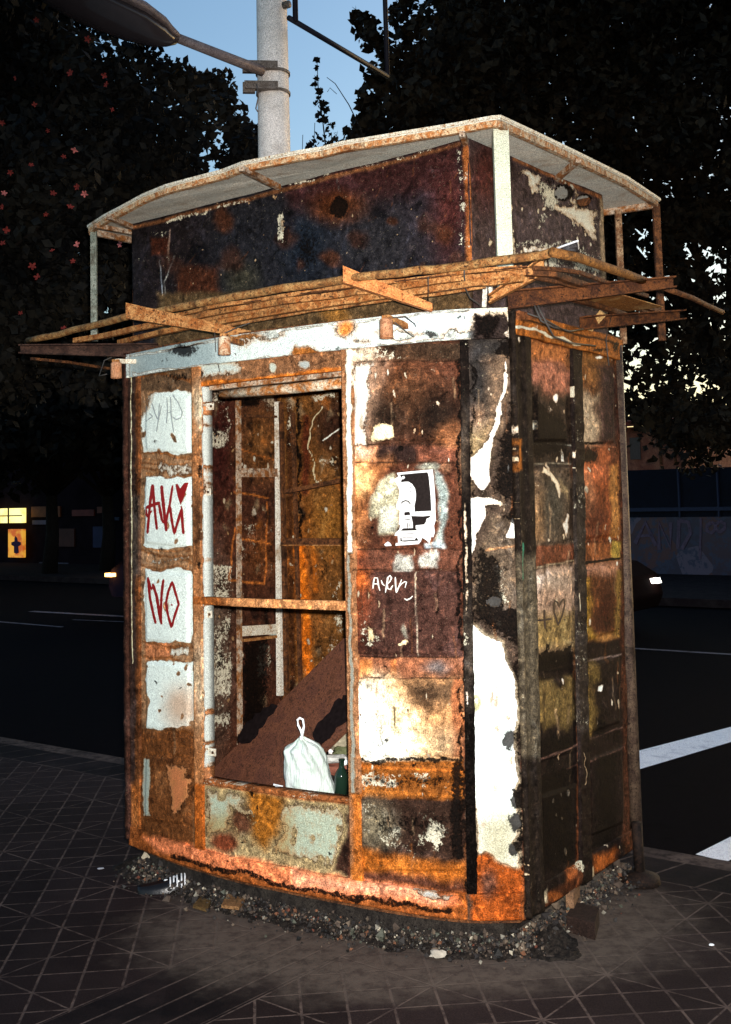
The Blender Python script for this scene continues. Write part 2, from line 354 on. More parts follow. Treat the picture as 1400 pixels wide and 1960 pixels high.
def strokes(name, lines, surf, mat, parent, off=.0015, relief=None):
    V = []; Fc = []
    for li, (pts, w) in enumerate(lines):
        pts = [np.array(p, float) for p in pts]; out = []
        for i in range(len(pts)-1):
            n = max(1, int(np.hypot(*(pts[i+1]-pts[i]))/4))
            out += [pts[i]+(pts[i+1]-pts[i])*k/n for k in range(n)]
        out.append(pts[-1]); b0 = len(V)
        for i, p in enumerate(out):
            t = out[min(i+1, len(out)-1)]-out[max(i-1, 0)]; t = t/max(1e-6, np.hypot(*t)); n = np.array([-t[1], t[0]])
            ww = w*(.55 if i in (0, len(out)-1) else 1)*(.85+.3*random.random())/2
            for q in (p+n*ww, p-n*ww):
                a, z = surf.find(*q); r = float(relief(np.array(q[0]), np.array(q[1]))) if relief else 0
                V.append(surf.pos(a, z, off+r+li*.0002))
            if i: Fc.append((b0+2*i-2, b0+2*i-1, b0+2*i+1, b0+2*i))
    o = mesh(name, V, Fc, mat, parent); md = o.modifiers.new('thickness', 'SOLIDIFY'); md.thickness = .0004; md.offset = 1
    return o

# ------------------------------------------------------------------ stain maps of the kiosk
BROWN = (.105, .046, .027); DK = (.028, .017, .013); BLK = (.010, .008, .007); ORG = (.36, .15, .045); PEACH = (.48, .25, .14); SALM = (.60, .235, .115)
GRN = (.74, .75, .67); WHT = (.86, .86, .80); CRM = (.80, .72, .50); SMOKE = (.085, .066, .055); LRUST = (.40, .22, .11); TAN = (.42, .32, .20)
EXT = []
def add(*o): EXT.append(o)
# left narrow panel
add('c', B_(255, 690, 376, 1640, 8), (.31, .185, .105)); add('c', B_(255, 1395, 376, 1640, 20), (.17, .075, .03))
add('c', B_(268, 700, 374, 748, 6), (.16, .10, .06)); add('s', E(345, 722, 40, 12, .8), .55); add('k', B_(285, 700, 370, 745, 10), .6)
for b in [(272, 748, 371, 867), (277, 912, 372, 1047), (278, 1090, 371, 1228), (281, 1265, 374, 1393)]: add('p', B_(*b, 4, 5), GRN)
add('p', B_(300, 882, 368, 912, 10, 6), GRN, .55); add('p', B_(286, 1062, 368, 1078, 9, 6), GRN, .56); add('p', B_(325, 1236, 366, 1258, 7, 5), GRN, .62)
add('c', B_(276, 1228, 330, 1262, 8), (.48, .22, .11)); add('-', PG([(270, 740), (300, 745), (285, 790), (270, 800)]), .8)
add('t', E(345, 1355, 30, 40, .8), (.55, .33, .2), .7); add('p', B_(276, 1452, 291, 1560, 6), (.42, .43, .36)); add('p', PG([(322, 1462), (362, 1468), (364, 1520), (352, 1560), (334, 1562), (326, 1500)], 9, 6), (.50, .22, .10), .85)
add('s', B_(275, 1570, 375, 1600, 20), .30)
for yy in (722, 872, 892, 902, 1058, 1082, 1088, 1232, 1262, 1398, 1420, 1444): add('c', LN([(270, yy-4), (320, yy+4*math.sin(yy)), (374, yy+8)], 3.5, 3, 6), (.20, .085, .03), .9)
for yy in (866, 880, 908, 1048, 1070, 1228, 1240, 1266): add('c', LN([(280, yy), (325, yy+5*math.cos(yy)), (370, yy+6)], 2.5, 3, 7), (.30, .13, .045), .8)
# lintel
add('c', B_(378, 672, 664, 748, 5), (.24, .13, .07)); add('s', E(560, 690, 90, 12, .9), .4); add('p', PG([(382, 694), (450, 688), (462, 712), (384, 726)], 10), (.55, .56, .5)); add('s', E(385, 718, 5, 8), .7)
add('p', E(523, 704, 8, 9, .4, 2), (.5, .5, .42)); add('p', E(583, 697, 13, 9, .4, 2), (.42, .42, .38)); add('k', B_(560, 670, 664, 715, 12), .5); add('c', LN([(380, 738), (660, 706)], 9, 4, 3), (.45, .17, .04))
add('s', E(540, 686, 60, 6, .9), .35)
# lower panel below the window
add('c', B_(376, 1488, 676, 1690, 6), (.34, .26, .15)); add('p', PG([(388, 1500), (668, 1548), (668, 1640), (645, 1668), (390, 1600)], 14), (.44, .46, .36), .78)
add('t', B_(380, 1560, 560, 1690, 40), (.40, .34, .20)); add('-', PG([(478, 1518), (545, 1535), (530, 1560), (535, 1600), (505, 1625), (485, 1600), (495, 1560), (470, 1540)], 12), .95); add('c', PG([(470, 1510), (550, 1530), (530, 1600), (505, 1630), (480, 1600)], 12), (.30, .135, .03))
add('-', PG([(440, 1545), (475, 1570), (480, 1600), (455, 1590), (440, 1575)], 8), .8); add('c', E(462, 1572, 22, 24), (.12, .055, .03)); add('-', E(436, 1612, 22, 18), .7); add('c', E(430, 1610, 24, 18), (.2, .07, .035))
add('c', PG([(662, 1560), (676, 1560), (676, 1680), (640, 1668), (655, 1620), (665, 1600)], 5), (.075, .04, .028)); add('-', PG([(660, 1555), (680, 1555), (680, 1690), (638, 1668), (652, 1620), (662, 1600)], 5)); add('k', B_(560, 1540, 660, 1665, 20), .3)
add('c', LN([(384, 1496), (530, 1520), (670, 1538)], 9, 4), (.28, .13, .06)); add('-', LN([(384, 1496), (530, 1520), (670, 1538)], 7, 4))
# right front panels
add('c', B_(668, 655, 886, 1720, 4), (.135, .06, .037))
add('c', B_(668, 668, 720, 694, 12), (.6, .5, .38)); add('k', B_(715, 664, 790, 690, 12), .8); add('c', B_(735, 655, 890, 692, 12), (.07, .045, .03))
add('c', E(770, 760, 75, 62, .9), (.17, .085, .045)); add('c', E(840, 800, 60, 60, .9), (.035, .022, .016)); add('c', E(740, 800, 38, 48, .8), (.05, .03, .02)); add('s', E(850, 735, 30, 70, .9), .42); add('s', E(820, 835, 50, 14, .9), .45)
add('p', PG([(670, 695), (716, 695), (708, 745), (712, 790), (700, 850), (670, 850)], 14, 8), (.80, .80, .74)); add('c', PG([(670, 690), (735, 690), (722, 760), (712, 850), (670, 850)], 26, 8), (.50, .34, .24), .8)
add('p', PG([(720, 815), (740, 808), (757, 816), (758, 838), (735, 845), (708, 843)], 6, 3), CRM); add('k', E(762, 750, 14, 24, .9), .95); add('k', E(838, 705, 22, 26, .9), .8); add('k', E(725, 775, 18, 40, .9), .5)
add('c', E(860, 838, 26, 26, .8), (.25, .12, .06))
add('c', B_(668, 852, 725, 884, 8), PEACH); add('c', E(690, 865, 20, 10, .9), (.7, .5, .36)); add('c', B_(725, 853, 800, 884, 12), (.06, .035, .028)); add('c', B_(800, 855, 880, 884, 12), (.18, .08, .05)); add('s', E(768, 858, 5, 5, .3, 0), 1)
add('c', PG([(668, 886), (740, 888), (712, 930), (700, 1000), (690, 1048), (668, 1048)], 26, 8), (.52, .24, .10)); add('c', E(690, 920, 22, 28, .9), (.72, .46, .24)); add('k', E(695, 1030, 20, 22, .9), .7)
add('c', PG([(706, 985), (730, 920), (760, 905), (768, 940), (762, 1024), (728, 1024), (726, 985), (712, 990)], 5, 4), (.47, .42, .30)); add('c', B_(729, 968, 761, 1020, 4), (.55, .52, .42))
add('c', PG([(832, 898), (850, 912), (858, 950), (856, 990), (848, 1020), (852, 1048), (832, 1048), (842, 1000), (838, 940)], 5), (.30, .32, .29)); add('c', E(823, 892, 22, 8), (.32, .3, .24)); add('c', E(856, 895, 10, 12), (.32, .18, .11), .7); add('c', E(705, 1010, 30, 40, .9), (.06, .032, .022), .5)
add('c', B_(812, 1040, 852, 1050, 4), (.38, .40, .40))
add('c', B_(668, 1053, 884, 1090, 5), (.17, .08, .052)); add('c', E(678, 1062, 20, 10, .8), (.42, .15, .06))
for q in ((752, 1060, 788, 1090), (802, 1060, 838, 1088), (820, 1053, 834, 1075)): add('c', B_(*q, 8, 6), (.46, .44, .38), .85)
add('c', B_(675, 1092, 884, 1258, 5), (.105, .055, .042)); add('c', E(690, 1150, 22, 70, .9), (.20, .07, .035)); add('c', E(690, 1110, 14, 16, .8), (.48, .16, .05)); add('k', E(712, 1208, 20, 34, .8), 1.05); add('p', E(712, 1210, 14, 24, .8), CRM, .62)
add('p', E(775, 1234, 13, 6, .5), CRM, .8); add('c', E(778, 1210, 5, 16), (.28, .25, .2)); add('c', LN([(796, 1095), (799, 1160), (803, 1256)], 2, 1.5, 1), (.42, .34, .26)); add('s', B_(730, 1225, 870, 1256, 16), .40)
add('c', B_(672, 1258, 886, 1298, 4), (.30, .14, .08)); add('c', B_(674, 1262, 712, 1296, 8), (.52, .23, .09)); add('s', E(735, 1278, 15, 13, .6), .5); add('c', B_(748, 1260, 760, 1296, 4), (.45, .19, .08)); add('c', E(835, 1278, 24, 14, .7), (.16, .13, .12)); add('k', E(735, 1275, 20, 14), .5)
add('c', B_(674, 1298, 888, 1460, 4), (.50, .29, .15)); add('c', PG([(680, 1305), (750, 1308), (800, 1380), (820, 1430), (800, 1455), (680, 1455)], 40, 8), (.80, .66, .44)); add('c', PG([(680, 1315), (720, 1315), (735, 1400), (780, 1452), (680, 1455)], 28, 8), (.86, .84, .76))
add('c', PG([(775, 1300), (884, 1300), (880, 1350), (850, 1345), (822, 1362), (800, 1345)], 22, 6), (.16, .10, .06)); add('c', B_(868, 1300, 890, 1450, 8), (.36, .16, .08)); add('c', E(850, 1420, 28, 30, .9), (.28, .22, .15), .7); add('c', LN([(757, 1352), (760, 1386)], 3, 2, 1), (.12, .07, .03)); add('c', LN([(676, 1304), (676, 1450)], 5, 4), (.5, .2, .06))
add('s', B_(690, 1450, 885, 1462, 6, 6), .62); add('c', B_(674, 1458, 890, 1530, 5), (.25, .105, .03)); add('s', PG([(686, 1472), (860, 1482), (860, 1516), (690, 1505)], 10, 8), .52); add('k', PG([(686, 1472), (860, 1482), (860, 1516), (690, 1505)], 8), .95); add('s', B_(860, 1455, 892, 1650, 14), .62)
add('c', LN([(682, 1466), (884, 1478)], 5, 3), (.42, .16, .04)); add('c', LN([(682, 1514), (884, 1524)], 6, 4), (.36, .15, .04))
add('c', B_(684, 1528, 892, 1670, 8), (.06, .035, .025)); add('s', PG([(690, 1535), (880, 1535), (880, 1625), (700, 1625)], 24, 8), .50); add('k', PG([(690, 1540), (850, 1540), (875, 1630), (820, 1655), (760, 1640), (700, 1620)], 26, 8), 1.0); add('k', E(720, 1580, 30, 38, .9), 1.0); add('c', E(720, 1580, 34, 40, .9), (.30, .26, .18), .6)
add('c', PG([(684, 1620), (740, 1640), (890, 1655), (894, 1690), (684, 1665)], 12, 6), (.34, .13, .03)); add('c', LN([(688, 1520), (690, 1660)], 9, 6), (.38, .15, .035))
for yy in (692, 850, 885, 1051, 1090, 1257, 1297): add('c', LN([(676, yy), (880, yy+.02*(yy-900)*.2)], 2.2, 2, 1), (.05, .025, .015), .9)
# soot bleeding from the seams
for q in (([(877, 690), (893, 1700)], .56), ([(903, 700), (918, 1650)], .52), ([(884, 660), (884, 700)], .6), ([(676, 1060), (690, 1690)], .34), ([(1012, 640), (1034, 1740)], .45), ([(1088, 680), (1106, 1690)], .46), ([(1112, 680), (1128, 1680)], .42), ([(1180, 690), (1202, 1600)], .45), ([(375, 720), (382, 1600)], .25)): add('s', LN(q[0], 12, 10, 8), q[1])
add('c', E(940, 740, 26, 80, .9), (.13, .11, .095), .5); add('k', E(930, 760, 26, 70, .9), .5); add('k', E(930, 1000, 40, 40, .9), .5)
# skirt
add('c', PG([(240, 1572), (300, 1605), (420, 1640), (560, 1665), (690, 1685), (900, 1708), (1010, 1700), (1010, 1780), (900, 1780), (690, 1745), (450, 1695), (240, 1640)], 6), (.28, .105, .035))
add('c', PG([(275, 1600), (340, 1612), (560, 1662), (700, 1690), (870, 1712), (890, 1735), (700, 1722), (560, 1695), (430, 1662), (300, 1625)], 7, 4), SALM); add('c', PG([(560, 1668), (700, 1692), (860, 1713), (850, 1728), (700, 1712), (560, 1690)], 10, 6), (.66, .36, .24), .7)
add('p', PG([(785, 1702), (820, 1700), (875, 1712), (860, 1722), (810, 1720)], 7, 5), (.48, .46, .42), .8); add('s', LN([(330, 1638), (450, 1668), (560, 1694), (700, 1722), (860, 1742)], 13, 7, 6), .56); add('k', LN([(450, 1664), (700, 1712), (860, 1735)], 16, 8), .5)
add('c', E(905, 1735, 22, 25, .8), (.38, .13, .03))
# corner panel
add('c', B_(893, 640, 1000, 1770, 3), (.10, .07, .052)); add('c', PG([(893, 640), (975, 640), (965, 790), (930, 850), (893, 880)], 20), (.055, .047, .042)); add('c', PG([(893, 830), (945, 810), (925, 880), (893, 930)], 24), (.30, .22, .13)); add('c', E(915, 800, 14, 22, .9), (.26, .16, .10), .7)
add('c', PG([(930, 690), (978, 670), (975, 780), (955, 830), (935, 850)], 16, 6), (.30, .20, .13), .5)
W1 = [(968, 690), (974, 705), (972, 745), (963, 768), (963, 790), (950, 828), (944, 850), (938, 886), (940, 923), (924, 943), (911, 928), (897, 903), (897, 880), (911, 866), (936, 838), (948, 800), (962, 745)]
W2 = [(890, 952), (935, 951), (962, 960), (978, 969), (955, 967), (930, 968), (931, 990), (914, 1024), (909, 1048), (898, 1072), (898, 1130), (888, 1125)]
W3 = [(896, 1184), (914, 1204), (932, 1216), (961, 1230), (973, 1266), (988, 1300), (991, 1379), (983, 1407), (989, 1443), (993, 1493), (984, 1514), (988, 1543), (997, 1579), (981, 1614), (995, 1636), (991, 1668), (957, 1655), (932, 1636), (914, 1640), (914, 1579), (907, 1507), (902, 1400), (899, 1293), (897, 1221)]
add('s', PG([(946, 640), (1010, 640), (1010, 1250), (990, 1240), (950, 1220), (900, 1180), (905, 1060), (940, 990), (975, 968), (940, 945), (945, 880), (955, 830), (968, 790), (975, 740), (978, 690), (944, 690)], 10, 4), .60)
add('~', PG([(952, 985), (985, 1010), (985, 1060), (935, 1060), (930, 1020)], 14), ); add('c', PG([(940, 990), (990, 985), (990, 1165), (905, 1165), (905, 1090)], 14), (.15, .11, .078)); add('~', PG([(962, 1040), (988, 1040), (988, 1160), (968, 1160)], 12))
add('k', PG([(905, 1060), (960, 1050), (980, 1160), (960, 1210), (905, 1170)], 14), .85); add('c', LN([(930, 1053), (985, 1045)], 3, 2), (.42, .24, .13)); add('p', E(945, 1148, 15, 10, .5), (.5, .45, .34)); add('p', PG([(983, 985), (988, 1030), (966, 1030), (976, 1005)], 3, 1), WHT)
for w_ in (W1, W2): add('p', PG(w_, 5, 2), WHT); add('~', PG(w_, 5, 2))
add('s', PG([(985, 1240), (1010, 1240), (1010, 1700), (985, 1690), (975, 1600), (970, 1440)], 12, 8), .62); add('p', PG(W3, 5, 2), (.86, .88, .82)); add('~', PG(W3, 6, 2)); add('c', PG(W3, 10), (.6, .5, .35)); add('t', PG([(905, 1560), (1000, 1540), (1000, 1670), (905, 1670)], 40), (.50, .46, .34))
for ex in ((975, 1420, 12, 20), (986, 1530, 12, 22), (985, 1575, 14, 18), (985, 1625, 12, 14)): add('s', E(*ex, .5, 6), .9)
add('t', E(912, 1345, 9, 18, .4), (.45, .42, .25)); add('c', PG([(900, 1640), (935, 1632), (960, 1655), (1000, 1665), (1000, 1775), (900, 1775)], 7), (.30, .095, .025)); add('-', PG([(900, 1642), (935, 1634), (960, 1657), (1000, 1668), (1000, 1775), (900, 1775)], 5)); add('~', PG([(900, 1640), (940, 1635), (1000, 1690), (1000, 1775), (900, 1775)], 10)); add('c', E(937, 1690, 12, 26, .8), (.15, .075, .05)); add('k', E(938, 1690, 8, 22, .9), .6)
# side, first column
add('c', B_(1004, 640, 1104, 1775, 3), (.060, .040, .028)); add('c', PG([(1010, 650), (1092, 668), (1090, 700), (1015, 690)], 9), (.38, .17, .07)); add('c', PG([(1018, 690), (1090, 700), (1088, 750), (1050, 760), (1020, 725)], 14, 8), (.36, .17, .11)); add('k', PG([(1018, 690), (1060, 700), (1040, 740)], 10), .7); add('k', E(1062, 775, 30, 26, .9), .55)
add('s', PG([(1004, 720), (1030, 745), (1055, 775), (1094, 790), (1096, 886), (1004, 886)], 14, 8), .62); add('c', LN([(1008, 847), (1092, 852)], 2, 2), (.3, .26, .2)); add('p', E(1010, 800, 4, 8, .4, 1), WHT); add('p', B_(1018, 804, 1026, 826, 3), (.3, .25, .18)); add('p', E(1063, 763, 6, 9, .5, 3), WHT, .9); add('p', E(1052, 783, 7, 11, .6, 4), WHT, .56); add('p', B_(997, 846, 1007, 850, 2), WHT)
add('c', LN([(1006, 888), (1092, 886)], 2, 2), (.32, .27, .2)); add('p', PG([(1072, 856), (1078, 870), (1080, 884), (1074, 884)], 2, 1), WHT)
add('c', PG([(1006, 895), (1092, 895), (1092, 1046), (1010, 1046)], 6), (.13, .088, .06)); add('c', E(1055, 965, 24, 60, .9), (.095, .080, .060)); add('c', E(1022, 990, 14, 50, .9), (.26, .16, .085)); add('s', PG([(1004, 888), (1096, 888), (1096, 940), (1075, 925), (1045, 900), (1020, 920), (1010, 960)], 14, 8), .56); add('k', E(1020, 935, 20, 25, .9), .55)
add('p', PG([(1034, 902), (1040, 893), (1056, 906), (1066, 925), (1070, 945), (1066, 950), (1060, 930), (1048, 910)], 3, 2), (.7, .62, .48)); add('c', PG([(1066, 915), (1085, 945), (1088, 960), (1070, 940)], 4), (.30, .22, .13)); add('p', PG([(1083, 983), (1087, 985), (1085, 1010), (1078, 1030), (1072, 1005), (1080, 998)], 3, 2), (.66, .62, .55)); add('s', PG([(1050, 1030), (1096, 1015), (1096, 1046), (1050, 1046)], 8), .55)
add('c', PG([(1006, 1050), (1096, 1042), (1096, 1076), (1008, 1088)], 4), (.16, .066, .035)); add('c', LN([(1012, 1088), (1096, 1074)], 2.5, 2), (.34, .27, .18))
add('c', PG([(1010, 1092), (1098, 1080), (1098, 1245), (1012, 1252)], 5), (.36, .25, .18)); add('c', PG([(1012, 1180), (1100, 1170), (1100, 1238), (1014, 1250)], 18), (.27, .19, .09)); add('c', E(1050, 1110, 40, 16, .9), (.38, .29, .22)); add('k', E(1045, 1115, 20, 16, .8), .6)
add('s', PG([(1012, 1252), (1036, 1246), (1040, 1228), (1052, 1230), (1056, 1242), (1088, 1232), (1098, 1225), (1100, 1240), (1100, 1285), (1012, 1290)], 6, 3), .72); add('c', LN([(1016, 1290), (1102, 1270)], 2.5, 2), (.30, .20, .15))
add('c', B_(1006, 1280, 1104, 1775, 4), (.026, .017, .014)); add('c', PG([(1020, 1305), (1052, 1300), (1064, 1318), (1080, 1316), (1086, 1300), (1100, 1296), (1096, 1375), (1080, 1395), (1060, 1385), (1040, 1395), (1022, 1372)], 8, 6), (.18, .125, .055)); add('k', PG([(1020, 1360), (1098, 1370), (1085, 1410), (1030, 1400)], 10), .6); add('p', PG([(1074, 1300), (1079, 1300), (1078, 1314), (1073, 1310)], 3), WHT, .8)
add('s', PG([(1006, 1400), (1110, 1380), (1110, 1650), (1006, 1700)], 16, 8), .62); add('c', LN([(1020, 1459), (1110, 1422)], 3, 2), (.18, .11, .085)); add('c', LN([(1020, 1498), (1110, 1462)], 2, 2), (.14, .08, .06)); add('~', LN([(1020, 1459), (1110, 1422)], 5, 2)); add('~', PG([(1020, 1462), (1108, 1426), (1108, 1458), (1020, 1492)], 4))
add('p', E(1085, 1520, 4, 10, .6, 3), WHT, .75); add('p', E(1054, 1532, 3, 7, .6, 2), WHT, .7); add('k', E(1070, 1590, 35, 90, .9), .55); add('c', PG([(1080, 1665), (1118, 1640), (1122, 1680), (1085, 1700)], 8), (.34, .13, .05)); add('k', PG([(1085, 1655), (1118, 1640), (1120, 1668), (1090, 1690)], 8), .9); add('~', PG([(1080, 1655), (1120, 1635), (1122, 1680), (1080, 1710)], 8))
add('c', PG([(1015, 1730), (1230, 1590), (1230, 1640), (1015, 1770)], 5), (.085, .035, .018)); add('c', E(1060, 1715, 16, 10), (.24, .09, .03)); add('c', PG([(1032, 1710), (1044, 1702), (1048, 1728), (1034, 1740)], 3), (.46, .38, .27)); add('~', B_(1015, 1700, 1070, 1760, 8))
# side, second column
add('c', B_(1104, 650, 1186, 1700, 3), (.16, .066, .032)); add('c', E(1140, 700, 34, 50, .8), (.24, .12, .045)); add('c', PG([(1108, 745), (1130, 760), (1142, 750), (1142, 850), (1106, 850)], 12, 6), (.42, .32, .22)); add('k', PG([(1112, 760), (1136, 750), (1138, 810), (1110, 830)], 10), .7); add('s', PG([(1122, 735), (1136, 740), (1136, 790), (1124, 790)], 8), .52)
add('c', PG([(1142, 700), (1182, 700), (1182, 850), (1142, 850)], 14, 6), (.055, .03, .028)); add('s', PG([(1150, 690), (1184, 700), (1184, 858), (1150, 850)], 12, 8), .50); add('p', E(1147, 685, 8, 4, .5, 2), WHT, .85); add('s', E(1150, 668, 30, 10, .8), .5)
add('c', PG([(1106, 856), (1180, 858), (1180, 884), (1106, 884)], 3), (.14, .055, .028)); add('c', E(1155, 870, 12, 14, .7), (.38, .14, .06)); add('s', E(1128, 868, 18, 20, .6), .72); add('c', LN([(1108, 852), (1180, 855)], 2, 2), (.35, .15, .08)); add('s', LN([(1110, 848), (1150, 848)], 8, 6), .6)
add('c', PG([(1108, 886), (1180, 888), (1184, 1038), (1108, 1042)], 4), (.24, .085, .035)); add('c', E(1128, 900, 26, 18, .8), (.50, .19, .09)); add('c', E(1122, 960, 12, 50, .9), (.36, .18, .10)); add('c', E(1136, 1000, 20, 36, .9), (.12, .042, .022)); add('c', B_(1165, 890, 1184, 1030, 8), (.34, .17, .06)); add('s', PG([(1110, 1030), (1184, 1022), (1184, 1044), (1110, 1048)], 8, 6), .55)
add('c', PG([(1108, 1046), (1184, 1034), (1186, 1072), (1108, 1080)], 4), (.23, .095, .04)); add('c', B_(1170, 1036, 1186, 1070, 6), (.34, .24, .07)); add('s', LN([(1110, 1080), (1186, 1068)], 6, 4), .7)
add('c', PG([(1110, 1082), (1188, 1072), (1190, 1222), (1112, 1232)], 4), (.14, .062, .028)); add('c', PG([(1112, 1082), (1188, 1074), (1186, 1098), (1112, 1100)], 12), (.40, .22, .14)); add('c', B_(1176, 1090, 1190, 1220, 8), (.27, .17, .06)); add('c', PG([(1112, 1110), (1122, 1110), (1128, 1200), (1140, 1226), (1120, 1228)], 8), (.30, .19, .05)); add('c', E(1152, 1170, 16, 55, .9), (.075, .028, .016)); add('c', E(1160, 1218, 20, 8, .8), (.42, .23, .09))
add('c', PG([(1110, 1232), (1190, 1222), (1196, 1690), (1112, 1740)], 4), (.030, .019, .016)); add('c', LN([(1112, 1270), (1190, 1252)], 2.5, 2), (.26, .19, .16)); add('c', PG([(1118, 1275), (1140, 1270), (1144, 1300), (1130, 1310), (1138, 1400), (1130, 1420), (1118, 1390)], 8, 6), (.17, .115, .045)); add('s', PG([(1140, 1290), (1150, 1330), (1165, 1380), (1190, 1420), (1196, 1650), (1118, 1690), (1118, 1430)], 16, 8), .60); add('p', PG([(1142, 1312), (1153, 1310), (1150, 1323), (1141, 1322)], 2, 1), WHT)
add('c', LN([(1114, 1420), (1192, 1392)], 2.5, 2), (.16, .10, .08)); add('c', LN([(1114, 1462), (1196, 1430)], 2, 2), (.13, .075, .06)); add('~', PG([(1114, 1424), (1192, 1396), (1194, 1428), (1114, 1458)], 4)); add('p', E(1119, 1485, 4, 2, .3, 1), WHT); add('c', PG([(1138, 1640), (1180, 1620), (1180, 1650), (1142, 1665)], 8, 6), (.34, .12, .035)); add('~', PG([(1136, 1630), (1184, 1612), (1184, 1656), (1140, 1672)], 8)); add('p', PG([(1127, 1662), (1140, 1655), (1140, 1676), (1127, 1682)], 2), (.46, .36, .24))
add('k', PG([(1112, 1460), (1194, 1430), (1194, 1600), (1112, 1640)], 16), .35)
# small flakes, pits and drips
_q = random.Random(5)
for i in range(150):
    x = _q.uniform(1012, 1190) if i < 60 else _q.uniform(905, 985) if i < 85 else _q.uniform(690, 878); y = _q.uniform(690, 1640); w_ = _q.uniform(1.2, 3.2); h_ = w_*_q.uniform(1.2, 4.5)
    add('p', PG([(x-w_, y-h_*.3), (x, y-h_), (x+w_, y-h_*.2), (x+w_*.4, y+h_), (x-w_*.6, y+h_*.6)], 1.2, 3), _q.choice([(.62, .56, .45), (.50, .42, .32), (.72, .69, .6)]), .8)
for i in range(230):
    x = _q.uniform(276, 1190); y = _q.uniform(700, 1660); L_ = _q.uniform(14, 70); k_ = .028 if x > 660 else -.005
    add('c', LN([(x, y), (x+k_*L_+_q.uniform(-1, 1), y+L_)], _q.uniform(1.2, 4), 3, 3), _q.choice([(.05, .028, .018), (.30, .13, .05), (.02, .012, .01), (.40, .28, .18)]), _q.uniform(.25, .6))
for i in range(110):
    x = _q.uniform(276, 1190); y = _q.uniform(700, 1660); w_ = _q.uniform(2, 8); add('s', E(x, y, w_, w_*_q.uniform(.6, 1.6), .8, 5), _q.uniform(.45, .62))
for i in range(60):
    x = _q.uniform(276, 372) if i < 25 else _q.uniform(395, 668); y = _q.uniform(750, 1390) if i < 25 else _q.uniform(1510, 1655); w_ = _q.uniform(1.5, 5); add('-', E(x, y, w_, w_*_q.uniform(.7, 2.2), .7, 5), .9)
# top band
BAND = [('c', B_(0, 0, 2000, 2000, 1), (.5, .5, .45)), ('p', B_(250, 560, 1005, 760, 4, 0), (.64, .67, .62)), ('k', B_(250, 560, 1005, 760, 4, 0), .5), ('-', E(520, 640, 26, 10, .7), .7), ('-', E(760, 640, 40, 9, .7), .8), ('-', E(870, 640, 26, 10, .7), .8), ('s', E(430, 700, 40, 8, .7), .5), ('s', E(640, 668, 50, 6, .7), .5), ('s', E(880, 610, 16, 10, .7), .5), ('-', LN([(256, 718), (560, 684), (896, 644)], 7, 6, 4), .8), ('-', LN([(256, 682), (560, 628), (896, 594)], 4, 5, 3), .8), ('t', B_(250, 600, 420, 760, 60), (.38, .42, .40)), ('c', E(358, 672, 36, 20, .7), BLK), ('-', E(358, 670, 34, 18, .9), .0)]
BAND += [('s', E(355, 672, 32, 16, .9), .74), ('s', E(320, 690, 22, 14, .9), .45), ('-', E(660, 630, 18, 15, .5), 1), ('c', E(660, 630, 20, 16, .6), (.50, .22, .07)), ('-', PG([(558, 678), (570, 660), (590, 660), (612, 672), (600, 690)], 6), 1), ('c', E(585, 672, 34, 14), (.36, .16, .05)), ('s', PG([(700, 650), (840, 632), (850, 655), (700, 672)], 10), .35), ('s', E(825, 640, 22, 10, .6), .62), ('s', E(600, 680, 30, 6), .5), ('-', E(470, 650, 30, 14, .7), .5), ('c', E(470, 650, 35, 15), (.3, .15, .06)), ('t', E(820, 615, 50, 14, .8), (.62, .68, .70)), ('-', E(690, 656, 18, 6), .5)]
BAND += [('-', PG([(905, 606), (968, 602), (972, 700), (905, 700)], 10, 6), 1), ('c', PG([(893, 592), (985, 592), (985, 720), (900, 720)], 14), (.05, .035, .03)), ('s', PG([(900, 600), (955, 595), (960, 655), (900, 655)], 18, 8), .75), ('p', PG([(925, 588), (972, 590), (974, 600), (930, 596)], 5), (.7, .66, .55)), ('k', E(900, 650, 20, 12, .8), .9)]
